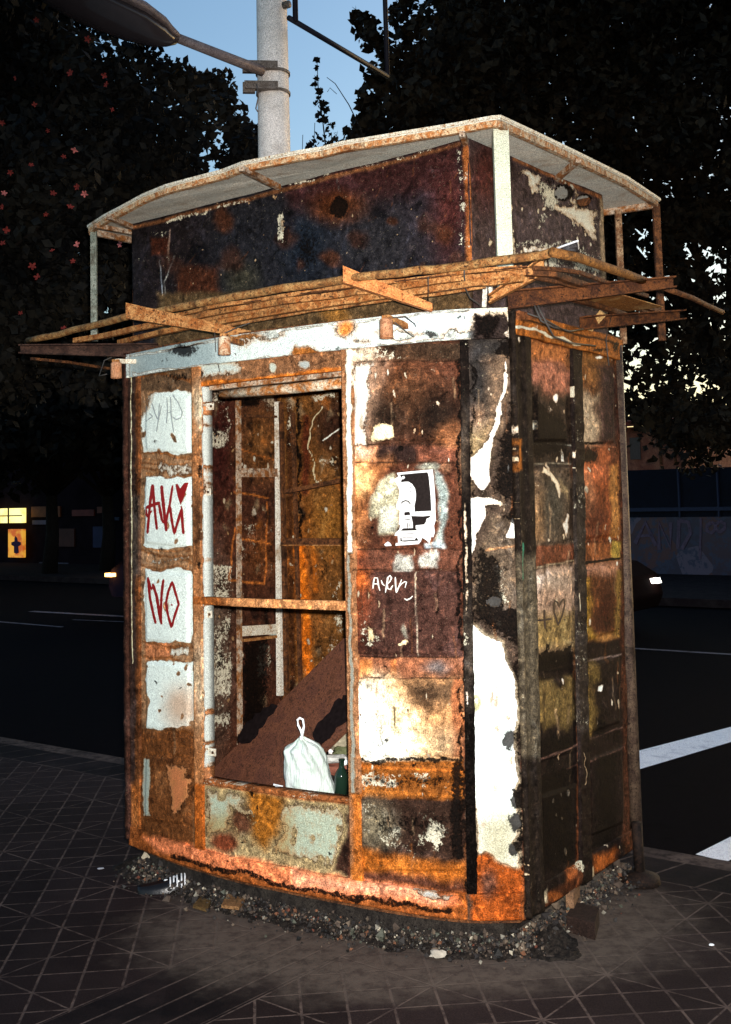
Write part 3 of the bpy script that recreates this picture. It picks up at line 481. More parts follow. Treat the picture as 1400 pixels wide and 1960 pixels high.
# upper box
BOX = [('c', B_(250, 250, 900, 700, 3), (.034, .032, .036)), ('c', PG([(256, 430), (400, 400), (400, 620), (256, 650)], 40), (.030, .022, .022)), ('c', PG([(540, 350), (700, 310), (880, 275), (880, 360), (560, 420)], 26, 10), (.062, .028, .026)), ('c', E(800, 450, 60, 60, .9), (.055, .040, .044)), ('c', E(650, 400, 50, 26, .7), (.13, .05, .02)), ('s', E(649, 398, 17, 17, .4), .95), ('s', E(590, 480, 36, 65, .6), .55), ('s', E(480, 440, 60, 30, .9), .45), ('c', E(585, 470, 42, 62, .8), (.026, .032, .042)), ('c', E(740, 470, 70, 70, .9), (.042, .038, .040))]
BOX += [('k', LN([(537, 370), (537, 480)], 15, 9), .95), ('p', E(538, 425, 8, 16, .6), (.55, .52, .42), .62), ('p', E(526, 380, 6, 9), (.5, .42, .3), .6), ('k', LN([(885, 285), (890, 490)], 24, 12), .75), ('c', LN([(893, 285), (899, 500)], 12, 6), (.34, .14, .05)), ('k', LN([(320, 425), (528, 368), (540, 360), (880, 275)], 9, 6, 5), .8), ('c', LN([(256, 435), (528, 368), (880, 277)], 7, 5), (.20, .10, .05)), ('k', B_(256, 440, 326, 460, 6), .75), ('k', B_(256, 490, 326, 502, 6), .75), ('c', B_(290, 455, 325, 490, 8), (.08, .03, .018)), ('c', LN([(325, 440), (324, 505)], 2, 2), (.3, .2, .15)), ('c', LN([(308, 500), (310, 590)], 2, 1.5), (.30, .29, .28)), ('c', LN([(333, 490), (316, 540), (313, 590)], 2, 1.5, 3), (.32, .30, .27)), ('c', B_(340, 510, 420, 580, 20), (.085, .035, .02)), ('c', E(465, 535, 30, 36, .8), (.07, .062, .04), .7), ('c', E(860, 400, 30, 90, .9), (.09, .035, .03)), ('k', E(500, 470, 200, 80, .9), .22), ('c', B_(300, 560, 900, 680, 14), (.13, .085, .045)), ('k', B_(500, 560, 880, 620, 14), .35), ('c', E(640, 600, 26, 22), (.28, .15, .05)), ('s', E(760, 590, 90, 20, .9), .4)]
BOXR = [('c', B_(890, 250, 1400, 700, 3), (.088, .060, .055)), ('c', E(930, 340, 26, 60, .8), (.085, .032, .026)), ('c', E(1050, 420, 60, 70, .9), (.11, .080, .075)), ('s', E(1078, 368, 18, 16, .35), .95), ('s', E(1118, 383, 17, 14, .35), .95), ('s', E(1050, 345, 30, 18, .6), .55), ('k', PG([(990, 318), (1030, 330), (1070, 350), (1150, 385), (1155, 520), (1110, 500), (1100, 440), (1060, 400), (1020, 375)], 14, 8), .98), ('p', PG([(1000, 325), (1030, 335), (1030, 370), (1015, 380), (1005, 350)], 9, 8), (.66, .66, .58), .85), ('p', PG([(1095, 355), (1105, 365), (1108, 395), (1140, 400), (1148, 470), (1120, 440), (1060, 395), (1068, 388), (1096, 392)], 8, 6), (.62, .58, .48), .85), ('k', LN([(1040, 400), (1048, 480)], 18, 12, 8), .9), ('k', B_(975, 460, 1120, 492, 14, 8), .98), ('p', B_(1000, 474, 1070, 490, 8, 8), (.7, .7, .64), .72), ('p', E(937, 465, 6, 11, .6), (.6, .6, .5), .7), ('p', LN([(983, 440), (985, 490)], 8, 6, 4), (.6, .6, .5), .56), ('k', B_(1050, 490, 1150, 530, 10), .95), ('c', LN([(1152, 380), (1154, 530)], 8, 6), (.34, .25, .16)), ('c', LN([(985, 305), (1150, 378)], 7, 5), (.25, .12, .06))]
for i in range(90): x = _q.uniform(270, 885); y = _q.uniform(300, 560); w_ = _q.uniform(.8, 2.4); BOX.append(('p', E(x, y, w_, w_*_q.uniform(.7, 2), .7, 2), (.45, .38, .28), .8))
for i in range(60): x = _q.uniform(270, 885); y = _q.uniform(290, 560); a_ = _q.uniform(0, 3.1); L_ = _q.uniform(8, 40); BOX.append(('c', LN([(x, y), (x+math.cos(a_)*L_*.4, y+math.sin(a_)*L_)], 1.5, 1.5, 2), _q.choice([(.16, .07, .035), (.09, .08, .075), (.012, .01, .01)]), .7))
for i in range(50): x = _q.uniform(960, 1148); y = _q.uniform(330, 530); w_ = _q.uniform(1, 3.5); BOXR.append(('p', E(x, y, w_, w_*_q.uniform(1, 3), .7, 3), (.6, .56, .46), .8))
for i in range(26): x = _q.uniform(270, 885); y = _q.uniform(290, 560); w_ = _q.uniform(6, 22); BOX.append(('c', E(x, y, w_, w_*_q.uniform(.6, 1.3), .5, 7), _q.choice([(.10, .042, .022), (.014, .012, .014), (.07, .035, .025)]), .8))
# interior
INL = [('c', B_(300, 600, 545, 1600, 2), (.105, .048, .030)), ('k', B_(300, 600, 545, 1600, 2), .42), ('c', E(415, 1250, 26, 160, .9), (.16, .13, .10), .6), ('c', E(500, 1060, 30, 50, .9), (.16, .07, .03)), ('p', PG([(385, 740), (470, 735), (530, 745), (532, 775), (460, 765), (388, 758)], 8, 4), (.50, .50, .44), .8), ('p', PG([(455, 740), (530, 735), (530, 790), (505, 800), (495, 770), (458, 765)], 10), (.46, .45, .38), .62), ('s', E(478, 770, 20, 14, .5), .85), ('c', E(420, 860, 30, 110, .9), (.075, .026, .02)), ('k', B_(385, 745, 442, 860, 12), .80), ('k', B_(385, 1080, 445, 1420, 12), .85), ('k', B_(455, 1000, 525, 1120, 12), .7), ('c', E(500, 850, 36, 60, .9), (.20, .10, .04)), ('k', E(505, 845, 40, 60, .9), .42), ('c', LN([(456, 860), (525, 880)], 2, 2), (.4, .16, .05)), ('s', B_(458, 905, 525, 1120, 14), .38), ('p', E(484, 978, 8, 14, .6, 4), (.5, .5, .44), .75), ('p', B_(456, 1196, 532, 1214, 6, 4), (.50, .52, .46), .85), ('s', PG([(460, 1222), (520, 1208), (518, 1400), (458, 1420)], 10), .66), ('k', B_(492, 1230, 522, 1310, 8), .75), ('c', LN([(438, 1110), (508, 1118)], 4, 3), (.42, .17, .05)), ('c', LN([(450, 1010), (438, 1110)], 3, 2), (.4, .16, .05)), ('c', LN([(512, 960), (508, 1118)], 3, 2), (.4, .16, .05)), ('c', LN([(452, 1030), (520, 1042)], 3, 2), (.42, .17, .05)), ('c', LN([(450, 942), (515, 952)], 3, 2), (.42, .17, .05)), ('k', PG([(388, 1120), (440, 1120), (440, 1420), (400, 1420)], 12), .8)]
INR = [('c', B_(500, 600, 900, 1600, 2), (.19, .095, .035)), ('k', B_(500, 600, 900, 1600, 2), .35), ('c', E(575, 1100, 30, 120, .9), (.28, .11, .03)), ('c', E(640, 810, 36, 60, .7), (.07, .035, .022)), ('k', PG([(592, 750), (650, 745), (655, 790), (610, 780), (600, 820)], 12), .9), ('p', LN([(612, 775), (594, 820), (592, 860), (600, 905), (608, 925)], 3.5, 2, 5), (.62, .52, .34), .9), ('k', PG([(600, 880), (655, 870), (655, 925), (605, 935)], 14), .8), ('c', LN([(553, 750), (560, 1330)], 12, 8), (.10, .045, .02)), ('s', LN([(568, 760), (576, 1030)], 12, 9, 5), .55), ('c', LN([(586, 800), (586, 940)], 14, 10), (.13, .045, .022)), ('k', LN([(553, 760), (554, 860)], 14, 8), .75), ('c', LN([(578, 1050), (588, 1200), (588, 1340)], 16, 10, 5), (.50, .17, .025)), ('c', LN([(600, 1040), (604, 1130)], 8, 8), (.40, .15, .03)), ('c', E(630, 1000, 34, 50, .9), (.24, .12, .035)), ('p', LN([(618, 843), (660, 812)], 3, 2, 1), (.7, .68, .6)), ('k', PG([(655, 1085), (660, 1240), (628, 1260), (634, 1140)], 12), 1.0), ('s', E(615, 1230, 22, 50, .9), .45), ('k', B_(545, 1180, 600, 1340, 12), .55), ('s', E(622, 1090, 20, 45, .9), .45)]

for i in range(110):
    L_ = _q.random() < .55; x = _q.uniform(392, 528) if L_ else _q.uniform(548, 656); y = _q.uniform(750, 1400); w_ = _q.uniform(1, 3.4); (INL if L_ else INR).append(('p', E(x, y, w_, w_*_q.uniform(.7, 3), .7, 4), _q.choice([(.55, .50, .40), (.42, .30, .18), (.6, .6, .52)]), .8))
for i in range(90):
    L_ = _q.random() < .5; x = _q.uniform(392, 528) if L_ else _q.uniform(548, 656); y = _q.uniform(750, 1380); w_ = _q.uniform(2, 9); (INL if L_ else INR).append(('c', PG([(x-w_, y), (x, y-w_*2), (x+w_, y+w_*.5), (x, y+w_*2.5)], 4, 7), _q.choice([(.02, .012, .01), (.34, .14, .04), (.26, .19, .12), (.012, .008, .008)]), .7))
# ------------------------------------------------------------------ the kiosk
KX, KY = float((LF[0]+BR[0])/2), float((LF[1]+BR[1])/2)
K = empty('newspaper_kiosk', (KX, KY, 0), 'burnt-out rusty newspaper kiosk with peeling white paint, graffiti and a torn poster', 'kiosk')
PEEL = BURNT
patch('left_front_panel', FRONT, [(262, 700), (374, 684), (384, 1652), (264, 1588)], EXT, BROWN, K, 0, body_relief)
patch('left_edge_post', FRONT, [(249, 712), (270, 708), (271, 1592), (255, 1590)], [('c', B_(240, 700, 280, 1620), (.075, .045, .035)), ('c', B_(260, 700, 280, 1620, 5), (.16, .07, .03)), ('c', B_(250, 950, 268, 1100, 20), (.10, .075, .06)), ('s', B_(250, 900, 270, 1000, 20), .6), ('s', B_(252, 1380, 272, 1560, 20), .5), ('p', LN([(251, 720), (252, 900), (253, 1270)], 2.5, 1.5), CRM, .75), ('k', B_(248, 700, 258, 1300, 6), .6), ('c', B_(250, 1500, 275, 1620, 20), (.3, .12, .04))], BROWN, K, .012, None, .05)
patch('window_post', FRONT, [(371, 690), (387, 688), (394, 1650), (378, 1645)], [('c', B_(360, 680, 400, 1660), (.34, .17, .08)), ('c', E(380, 1000, 10, 60, .9), (.12, .06, .03)), ('c', E(380, 1300, 10, 80, .9), (.45, .33, .22)), ('c', E(380, 780, 10, 40, .9), (.5, .4, .28)), ('p', LN([(382, 700), (386, 1500)], 3, 3, 3), (.55, .52, .42), .5), ('s', E(380, 905, 6, 18, .5), .6), ('s', E(384, 1080, 5, 10), .6), ('k', B_(370, 680, 395, 1500), .4), ('c', B_(370, 1500, 400, 1660), (.34, .12, .03))], ORG, K, .014, None, .045)
patch('window_jamb', FRONT, [(386, 741), (391, 740), (396, 1492), (390, 1490)], [('p', B_(370, 700, 420, 1600, 1, 0), (.52, .52, .47), 1), ('-', LN([(386, 740), (389, 1490)], 3, 3, 4), .7), ('k', B_(370, 700, 420, 1600), .5), ('c', B_(370, 700, 420, 1600, 1, 0), (.4, .2, .1)), ('-', B_(380, 1465, 420, 1510, 14), .8), ('-', E(388, 925, 4, 16), .7), ('-', E(389, 1080, 4, 12), .7)], ORG, K, .004, None, .05)
patch('lintel', FRONT, [(384, 694), (662, 663), (662, 708), (384, 740)], EXT, BROWN, K, .006, None, .03)
patch('lower_front_panel', FRONT, [(388, 1494), (676, 1536), (688, 1698), (388, 1655)], EXT, BROWN, K, .002, lambda x, y: (fbm(x, y, 90, 3, 5)-.5)*.012)
patch('window_sill', FRONT, [(386, 1488), (676, 1530), (676, 1538), (386, 1497)], [('c', B_(300, 1400, 800, 1700), (.28, .12, .05)), ('k', B_(300, 1400, 800, 1700), .6), ('p', LN([(420, 1495), (600, 1520)], 4, 4, 4), (.6, .58, .5), .6)], ORG, K, .012, None, .06)
patch('window_post', FRONT, [(657, 667), (676, 665), (697, 1692), (675, 1688)], [('c', B_(640, 650, 710, 1700), (.32, .17, .09)), ('p', PG([(661, 668), (673, 668), (676, 1060), (664, 1060)], 3, 2), (.74, .72, .62), .95), ('p', PG([(664, 1060), (672, 1060), (682, 1520), (672, 1520)], 3, 2), (.34, .33, .28), .9), ('k', B_(640, 1060, 710, 1500, 10), .5), ('c', PG([(674, 1520), (700, 1520), (700, 1700), (676, 1700)], 5), (.38, .15, .04)), ('s', PG([(660, 1060), (668, 1060), (670, 1250), (664, 1250)], 3), .5)], ORG, K, .016, None, .05)
patch('right_front_panel', FRONT, [(674, 662), (884, 645), (899, 1716), (694, 1694)], EXT, BROWN, K, 0, body_relief)
patch('groove_post', FRONT, [(881, 646), (897, 645), (914, 1716), (895, 1716)], [('c', B_(870, 600, 930, 1750), (.022, .015, .012)), ('c', E(900, 1250, 10, 90, .9), (.09, .07, .055)), ('c', E(888, 860, 8, 70, .9), (.08, .06, .045)), ('k', B_(870, 640, 930, 1100), .45), ('p', PG([(886, 960), (893, 960), (899, 1170), (893, 1170)], 3, 2), (.66, .62, .52), .8), ('k', B_(880, 1150, 900, 1420, 6), .7), ('p', PG([(893, 1320), (898, 1318), (899, 1352), (894, 1352)], 2, 2), WHT, .8), ('s', B_(880, 1360, 920, 1720, 6), .5)], BLK, K, .012, lambda x, y: (fbm(x, y, 18, 3, 3)-.5)*.012-.004*sst((3-np.abs(x-(889+(y-646)*.016)))/3), .03)
patch('corner_panel', FRONT, [(894, 630), (974, 632), (1006, 1752), (912, 1745)], EXT, BROWN, K, .002, lambda x, y: (fbm(x, y, 60, 3, 5)-.5)*.012+(fbm(x, y, 12, 2, 8)-.5)*.003)
POST = [('c', B_(950, 580, 1060, 1800), (.036, .026, .020)), ('c', B_(990, 1060, 1060, 1450, 20), (.13, .105, .075)), ('s', B_(950, 580, 1060, 860, 14), .36), ('s', PG([(1000, 1000), (1040, 1000), (1040, 1760), (1012, 1760)], 12), .45), ('k', B_(960, 600, 1050, 1760), .42)]
POST += [('p', LN(q, 1.0, 2.2, 3), (.60, .55, .42), .80) for q in ([(984, 720), (986, 850)], [(986, 850), (990, 960)], [(992, 960), (995, 1060)], [(1003, 1120), (1004, 1160)], [(1006, 1300), (1006, 1345)], [(1010, 1640), (1012, 1700)])]  # thin pale streaks: glints on the corner post put in as colour
POST += [('p', E(988, 650, 4, 9, .8, 5), (.7, .68, .6), .7), ('p', E(988, 822, 4, 12, .8, 5), (.7, .68, .6), .7), ('c', PG([(988, 838), (998, 838), (998, 900), (990, 905)], 3), (.36, .15, .04)), ('p', PG([(984, 1112), (990, 1114), (991, 1132), (987, 1138)], 2, 4), (.6, .6, .5), .75), ('c', LN([(1000, 1040), (1000, 1110)], 4, 3), (.10, .30, .20))]
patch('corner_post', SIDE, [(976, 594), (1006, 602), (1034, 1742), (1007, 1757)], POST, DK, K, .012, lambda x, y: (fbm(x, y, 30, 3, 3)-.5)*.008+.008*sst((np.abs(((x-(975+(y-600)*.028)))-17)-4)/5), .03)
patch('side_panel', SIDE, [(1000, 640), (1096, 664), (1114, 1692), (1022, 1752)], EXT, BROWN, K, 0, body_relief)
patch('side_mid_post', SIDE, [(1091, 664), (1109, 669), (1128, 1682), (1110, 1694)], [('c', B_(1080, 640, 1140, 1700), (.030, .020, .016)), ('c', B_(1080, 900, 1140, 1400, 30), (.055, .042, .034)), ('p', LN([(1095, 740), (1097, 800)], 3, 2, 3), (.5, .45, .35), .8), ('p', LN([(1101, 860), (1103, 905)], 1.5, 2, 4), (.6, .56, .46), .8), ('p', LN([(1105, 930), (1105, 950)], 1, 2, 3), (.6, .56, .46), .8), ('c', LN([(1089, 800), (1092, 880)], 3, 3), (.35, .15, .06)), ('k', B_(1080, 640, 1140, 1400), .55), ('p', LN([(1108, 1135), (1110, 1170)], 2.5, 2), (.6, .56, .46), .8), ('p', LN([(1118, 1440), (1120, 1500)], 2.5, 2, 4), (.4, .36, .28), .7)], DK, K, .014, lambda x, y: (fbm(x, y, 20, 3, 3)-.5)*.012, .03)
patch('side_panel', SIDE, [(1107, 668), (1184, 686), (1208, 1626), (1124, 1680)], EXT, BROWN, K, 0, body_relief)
BRv = Vector((BR[0], BR[1], 0)); nrm = SIDE.n[-1]; sdv = Vector((_sd2[0], _sd2[1], 0))
m = MB(); e0 = BRv-sdv*.01+Vector((nrm[0], nrm[1], 0))*-.01
m.tube([(e0.x, e0.y, .13), (e0.x, e0.y, 2.30)], .028, 16)
ALU = rust_material('sooty_aluminium', (.085, .06, .05), (.16, .12, .09), (.025, .018, .015), 16, .5, .1)
m.build('end_post', ALU, K, True)
GLINT = plain('pale_glint', (.75, .70, .58), .3, .2, 60)  # pale strips set on the end post, highlights modelled as pieces
for a_, b_ in ((.35, .75), (1.0, 1.25), (1.5, 1.72), (1.78, 1.95), (2.08, 2.2)): MB().tube([(e0.x-.016+nrm[0]*.024, e0.y-.009+nrm[1]*.024, a_), (e0.x-.016+nrm[0]*.024, e0.y-.009+nrm[1]*.024, b_)], .0035, 6).build('post_glint', GLINT, K)
patch('side_fascia', SIDE, [(980, 596), (1188, 652), (1186, 690), (980, 640)], [('c', B_(900, 500, 1300, 800), (.32, .135, .04)), ('p', LN([(985, 622), (1060, 642), (1110, 660)], 7, 4, 4), (.55, .52, .42), .8), ('c', LN([(985, 608), (1186, 660)], 4, 3), (.06, .03, .015)), ('k', B_(980, 620, 1120, 690), .5), ('s', E(1150, 672, 30, 8, .8), .6), ('s', E(1180, 665, 10, 20), .6), ('c', B_(980, 560, 1200, 612, 6), (.22, .10, .05))], ORG, K, .022, lambda x, y: (fbm(x, y, 50, 3, 3)-.5)*.03, .02)
patch('base_skirt', FRONT, [(253, 1580), (1006, 1708), (1007, 1758), (254, 1615)], EXT, BROWN, K, .018, lambda x, y: (fbm(x, y, 60, 3, 3)-.5)*.010, .03)
patch('base_skirt', SIDE, [(1006, 1708), (1224, 1578), (1226, 1613), (1007, 1758)], EXT, BROWN, K, .012, lambda x, y: (fbm(x, y, 60, 3, 3)-.5)*.012, .03)
patch('top_band', FRONT, [(250, 680), (971, 590), (974, 648), (250, 724)], BAND, (.5, .5, .45), K, .02, lambda x, y: (fbm(x, y, 120, 3, 3)-.5)*.014, .02)
sF, zF = FRONT.s[-1], 0
patch('left_inner_wall', LEFTIN, [(-.02, 2.34), (LEFTIN.s[-1], 2.34), (LEFTIN.s[-1], .14), (-.02, .14)], INL, (.08, .04, .028), K, 0, lambda x, y: (fbm(x, y, 30, 3, 3)-.5)*.012, .03, .007, sz=True)
patch('back_wall', BACKIN, [(-.01, 2.34), (BACKIN.s[-1], 2.34), (BACKIN.s[-1], .14), (-.01, .14)], INR, (.12, .06, .03), K, 0, lambda x, y: (fbm(x, y, 40, 3, 3)-.5)*.018, .03, .008, sz=True)
ring = [tuple(p) for p in FRONT.p]+[tuple(BR), tuple(BL)]
def prism(poly, z0, z1):
    n = len(poly); mb = MB(); mb.add([(x, y, z0) for x, y in poly]+[(x, y, z1) for x, y in poly], [tuple(range(n-1, -1, -1)), tuple(range(n, 2*n))]+[(i, (i+1) % n, n+(i+1) % n, n+i) for i in range(n)]); return mb
def shrink(poly, k): c = np.mean(np.array(poly), 0); return [tuple(c+(np.array(p)-c)*k) for p in poly]
prism(shrink(ring, .985), 2.315, 2.345).build('ceiling', RUSTD, K)
prism(shrink(ring, .975), .10, .15).build('floor', RUSTD, K)
# interior frames
def vbar(surf, x, y0, y1, w, d, name, mat, off=.0, x1=None):
    a0, z0 = surf.find(x, y0); a1, z1 = surf.find(x1 or x, y1); p0 = surf.pos(a0, z0, off+d/2); p1 = surf.pos(a1, z1, off+d/2)
    k = surf.pos(a0+.01, z0)-surf.pos(a0, z0); return MB().bar([p0, p1], w, d, up=tuple(np.cross(k, (0, 0, 1)))).build(name, mat, K)
vbar(LEFTIN, 452, 760, 1425, .022, .02, 'inner_frame_bar', RUSTP, .006, 455)
WHF = rust_material('white_frame_paint', (.66, .66, .60), (.75, .76, .70), (.36, .26, .16), 30, .5)
vbar(LEFTIN, 529, 770, 1330, .045, .028, 'inner_frame_bar', WHF, .006, 533)
vbar(BACKIN, 541, 770, 1340, .028, .026, 'inner_frame_bar', RUSTD, .006, 553)
vbar(BACKIN, 565, 790, 1330, .02, .016, 'inner_frame_bar', RUSTD, .01, 580)
def hbar(surf, xa, ya, xb, yb, w, d, name, mat, off=.006):
    P_ = []
    for t in np.linspace(0, 1, 8):
        a_, z_ = surf.find(xa+(xb-xa)*t, ya+(yb-ya)*t); P_.append(surf.pos(a_, z_, off+d/2))
    return MB().bar(P_, d, w).build(name, mat, K)
hbar(LEFTIN, 457, 905, 527, 905, .045, .02, 'inner_rail', RUSTP); hbar(LEFTIN, 456, 1208, 532, 1203, .05, .015, 'inner_rail', CREAM)
hbar(LEFTIN, 458, 796, 526, 798, .012, .02, 'inner_rail', RUSTD); hbar(LEFTIN, 456, 1226, 524, 1218, .014, .02, 'inner_rail', RUST)
hbar(BACKIN, 556, 941, 700, 912, .022, .05, 'inner_shelf_angle', RUSTD); hbar(BACKIN, 545, 1036, 700, 1037, .035, .03, 'inner_rail', RUSTD)
hbar(BACKIN, 545, 1043, 700, 1043, .006, .034, 'inner_rail', RUST)
m = MB(); pa = FRONT.px(392, 752, -.10); pb = FRONT.px(664, 726, -.10); m.tube([pa, (pa+pb)/2+np.array([0, 0, -.004]), pb], .022, 12); m.build('shutter_roller', rust_material('roller_rust_and_paint', (.45, .20, .06), (.62, .58, .48), (.1, .05, .02), 16), K, True)
m = MB(); pa = FRONT.px(392, 742, -.04); pb = FRONT.px(664, 712, -.04); m.bar([pa, pb], .03, .02); m.build('shutter_guide', RUSTP, K)
patch('window_cross_bar', FRONT, [(376, 1141), (666, 1150), (666, 1168), (376, 1155)], [('c', B_(300, 1100, 700, 1200), (.44, .23, .11)), ('c', B_(300, 1100, 430, 1200, 40), (.30, .12, .04)), ('k', B_(300, 1138, 700, 1148, 6), .6)], ORG, K, .020, None, .03)
for x0, y0, w_ in ((388, 772, 20), (386, 936, 15), (387, 1170, 17), (389, 1434, 23)):
    a0, z0 = FRONT.find(x0+w_/2, y0+6); p = FRONT.pos(a0, z0, -.012); tt = FRONT.pos(a0+.01, z0)-FRONT.pos(a0, z0)
    tb = MB().box(p, w_/430, .006, .030, math.atan2(tt[1], tt[0])).build('hinge_tab', CREAM, K)
    q = FRONT.pos(a0+w_/430*.32, z0, -.007); MB().tube([q, q+np.array([FRONT.n[0][0], FRONT.n[0][1], 0])*.004], .006, 10).build('bolt_hole', RUSTD, tb)
for x0, y0 in ((657, 746), (657, 930), (662, 1194)):
    p = FRONT.px(x0, y0, -.03); MB().tube([p, p+np.array([0, 0, .02])], .008, 10).build('hinge_knuckle', RUST, K)
# ---------------------------------------------------------------- upper sign box and roof
ZBT = None
lo, hi = 2.6, 3.6
cpl = CORNER+np.array([-.03, .0])
for _ in range(40):
    mid = (lo+hi)/2
    if proj([cpl[0], cpl[1]-.02, mid])[1] > 234: lo = mid
    else: hi = mid
ZR = lo
def rp(x, y, z=ZR): return unz(x, y, z)
bx = [rp(254, 434, ZR-.035)[:2], rp(897, 272, ZR-.035)[:2], rp(1153, 379, ZR-.035)[:2]]
BF = Surf([bx[0], bx[1]]); BS = Surf([bx[1], bx[2]])
zb = ZTOP-.01; zt = ZR-.02
boxrel = lambda x, y: (fbm(x, y, 80, 3, 3)-.5)*.022+(fbm(x, y, 20, 2, 6)-.5)*.004
patch('sign_box_front', BF, [(0, zt), (BF.s[-1], zt), (BF.s[-1], zb), (0, zb)], BOX, DK, K, 0, boxrel, .006, .007, sz=True)
holeS = lambda x, y: (((x-1077)/15)**2+((y-368)/15)**2 < .9+.2*np.sin(x)) | (((x-1118)/15)**2+((y-384)/12)**2 < .9)
patch('sign_box_side', BS, [(0, zt), (BS.s[-1], zt), (BS.s[-1], zb), (0, zb)], BOXR, DK, K, 0, boxrel, .006, .006, hole=holeS, sz=True)
bb = np.array(bx[0])+(np.array(bx[2])-np.array(bx[1])); m = MB()
m.bar([(bx[0][0], bx[0][1], (zt+zb)/2), (bb[0], bb[1], (zt+zb)/2)], .006, zt-zb); m.bar([(bb[0], bb[1], (zt+zb)/2), (bx[2][0], bx[2][1], (zt+zb)/2)], .006, zt-zb); m.build('sign_box_back', RUSTD, K)
edge = [(169, 434), (200, 412), (236, 394), (275, 377), (318, 359), (356, 348), (394, 339), (430, 330), (465, 315), (520, 302), (570, 291), (615, 285), (658, 275), (720, 265), (781, 256), (870, 244), (940, 231), (957, 229)]
er = [(957, 229), (1030, 262), (1110, 298), (1200, 344), (1263, 381)]
fp = [rp(x, y)[:2] for x, y in edge]; sp_ = [rp(x, y)[:2] for x, y in er]
rbk = np.array(fp[0])+(np.array(sp_[-1])-np.array(fp[-1])); rbk = rbk*.75+np.array(fp[0])*.25+np.array([.05, .0])
outl = [tuple(p) for p in fp]+[tuple(p) for p in sp_[1:]]+[tuple(rbk)]
# slightly warped sheet
def wav(p): return (vn(np.array(p[0]*3.1), np.array(p[1]*3.1), 4)-.5)*.022
m = MB(); n = len(outl); c = np.mean(np.array(outl), 0)
V = [(x, y, ZR+wav((x, y))) for x, y in outl]+[(c[0], c[1], ZR+.05)]+[(x, y, ZR+wav((x, y))-.006) for x, y in outl]+[(c[0], c[1], ZR+.02)]
Fc = [(i, (i+1) % n, n) for i in range(n)]+[((i+1) % n+n+1, i+n+1, 2*n+1) for i in range(n)]+[(i, i+n+1, (i+1) % n+n+1, (i+1) % n) for i in range(n)]
m.add(V, Fc); m.build('roof_sheet', rust_material('grey_roof_underside_paint', (.58, .60, .56), (.66, .66, .60), (.48, .42, .34), 8, .7), K)
ins = shrink(outl, .988)
m = MB(); m.bar([(x, y, ZR-.021+wav((x, y))) for x, y in ins[:len(fp)]], .022, .024); m.build('roof_edge_front', rust_material('roof_edge_rust', (.45, .20, .07), (.62, .50, .34), (.14, .06, .025), 34), K)
m = MB(); m.bar([(x, y, ZR-.021+wav((x, y))) for x, y in ins[len(fp)-1:-1]], .022, .026); m.build('roof_edge_side', rust_material('roof_edge_pale_rust', (.50, .46, .36), (.42, .22, .10), (.12, .06, .03), 34), K)
m = MB(); m.bar([(x, y, ZR+.004+wav((x, y))) for x, y in outl[:-1]], .012, .012); m.build('roof_lip', CREAM, K)
m = MB(); m.bar([(x, y, ZR-.03) for x, y in (ins[-2], ins[-1], ins[0])], .022, .03); m.build('roof_edge_back', RUSTP, K)
for (xa, ya), (xb, yb), nm_ in (((462, 322), (534, 358), 'roof_rib'), ((1108, 306), (1062, 346), 'roof_rib'), ((182, 432), (256, 446), 'roof_rib'), ((208, 415), (256, 436), 'roof_rib'), ((885, 256), (893, 276), 'roof_rib')):
    MB().bar([rp(xa, ya, ZR-.035), rp(xb, yb, ZR-.035)], .022, .022).build(nm_, RUSTP, K)
def vpost(x, y, zt_, zb_, w, mat, nm_='roof_post', lean=0):
    p = rp(x, y, zt_); MB().bar([p, (p[0]+lean, p[1], zb_)], w, w*.8, up=(0, 1, 0)).build(nm_, mat, K)
vpost(180, 442, ZR-.03, 2.46, .030, rust_material('grey_green_post', (.20, .23, .20), (.30, .33, .29), (.09, .08, .06), 24))
vpost(958, 250, ZR-.02, 2.42, .058, rust_material('pale_green_post', (.60, .64, .52), (.52, .56, .46), (.50, .50, .42), 12, .5))
vpost(1256, 392, ZR-.03, 2.36, .032, RUSTD); vpost(1183, 402, ZR-.03, 2.36, .030, rust_material('brown_pale_post', (.20, .11, .06), (.40, .30, .20), (.08, .04, .02), 26))
m = MB(); q = at(930, 530, 4.34); m.bar([q, at(927, 588, 4.32)], .012, .012); m.bar([at(938, 530, 4.36), at(941, 572, 4.36)], .012, .012); m.build('bent_strap', WHF, K)
# ---------------------------------------------------------------- awning frame
ZA, ZBq, ZC = 2.462, 2.434, 2.406
def path(pts, z):
    out = []; sd = random.randint(0, 999)
    for i in range(len(pts)-1):
        n_ = max(1, int(abs(pts[i+1][0]-pts[i][0])/28))
        for k in range(n_): out.append((pts[i][0]+(pts[i+1][0]-pts[i][0])*k/n_, pts[i][1]+(pts[i+1][1]-pts[i][1])*k/n_))
    out.append(pts[-1])
    return [unz(x, y+(float(vn(np.array(x/38.), np.array(y/90.), sd))-.5)*4.5, z+(float(vn(np.array(x/60.), np.array(3.), sd+5))-.5)*.008) for x, y in out]
A1 = [(54, 652), (170, 626), (243, 607), (329, 591), (400, 577), (543, 551), (657, 536), (729, 527), (800, 518), (890, 508), (974, 496), (1038, 489), (1056, 484)]
A2 = [(1056, 484), (1107, 493), (1150, 509), (1195, 523), (1243, 543)]; A3 = [(1272, 552), (1325, 572), (1383, 597)]
AW = MB().tube(path(A1, ZA), .016, 10).build('awning_frame', rust_material('rusty_tube', (.26, .13, .05), (.40, .26, .12), (.05, .03, .018), 26), K, True)
def sub(mb, name, mat, smooth=False): return mb.build(name, mat, AW, smooth)
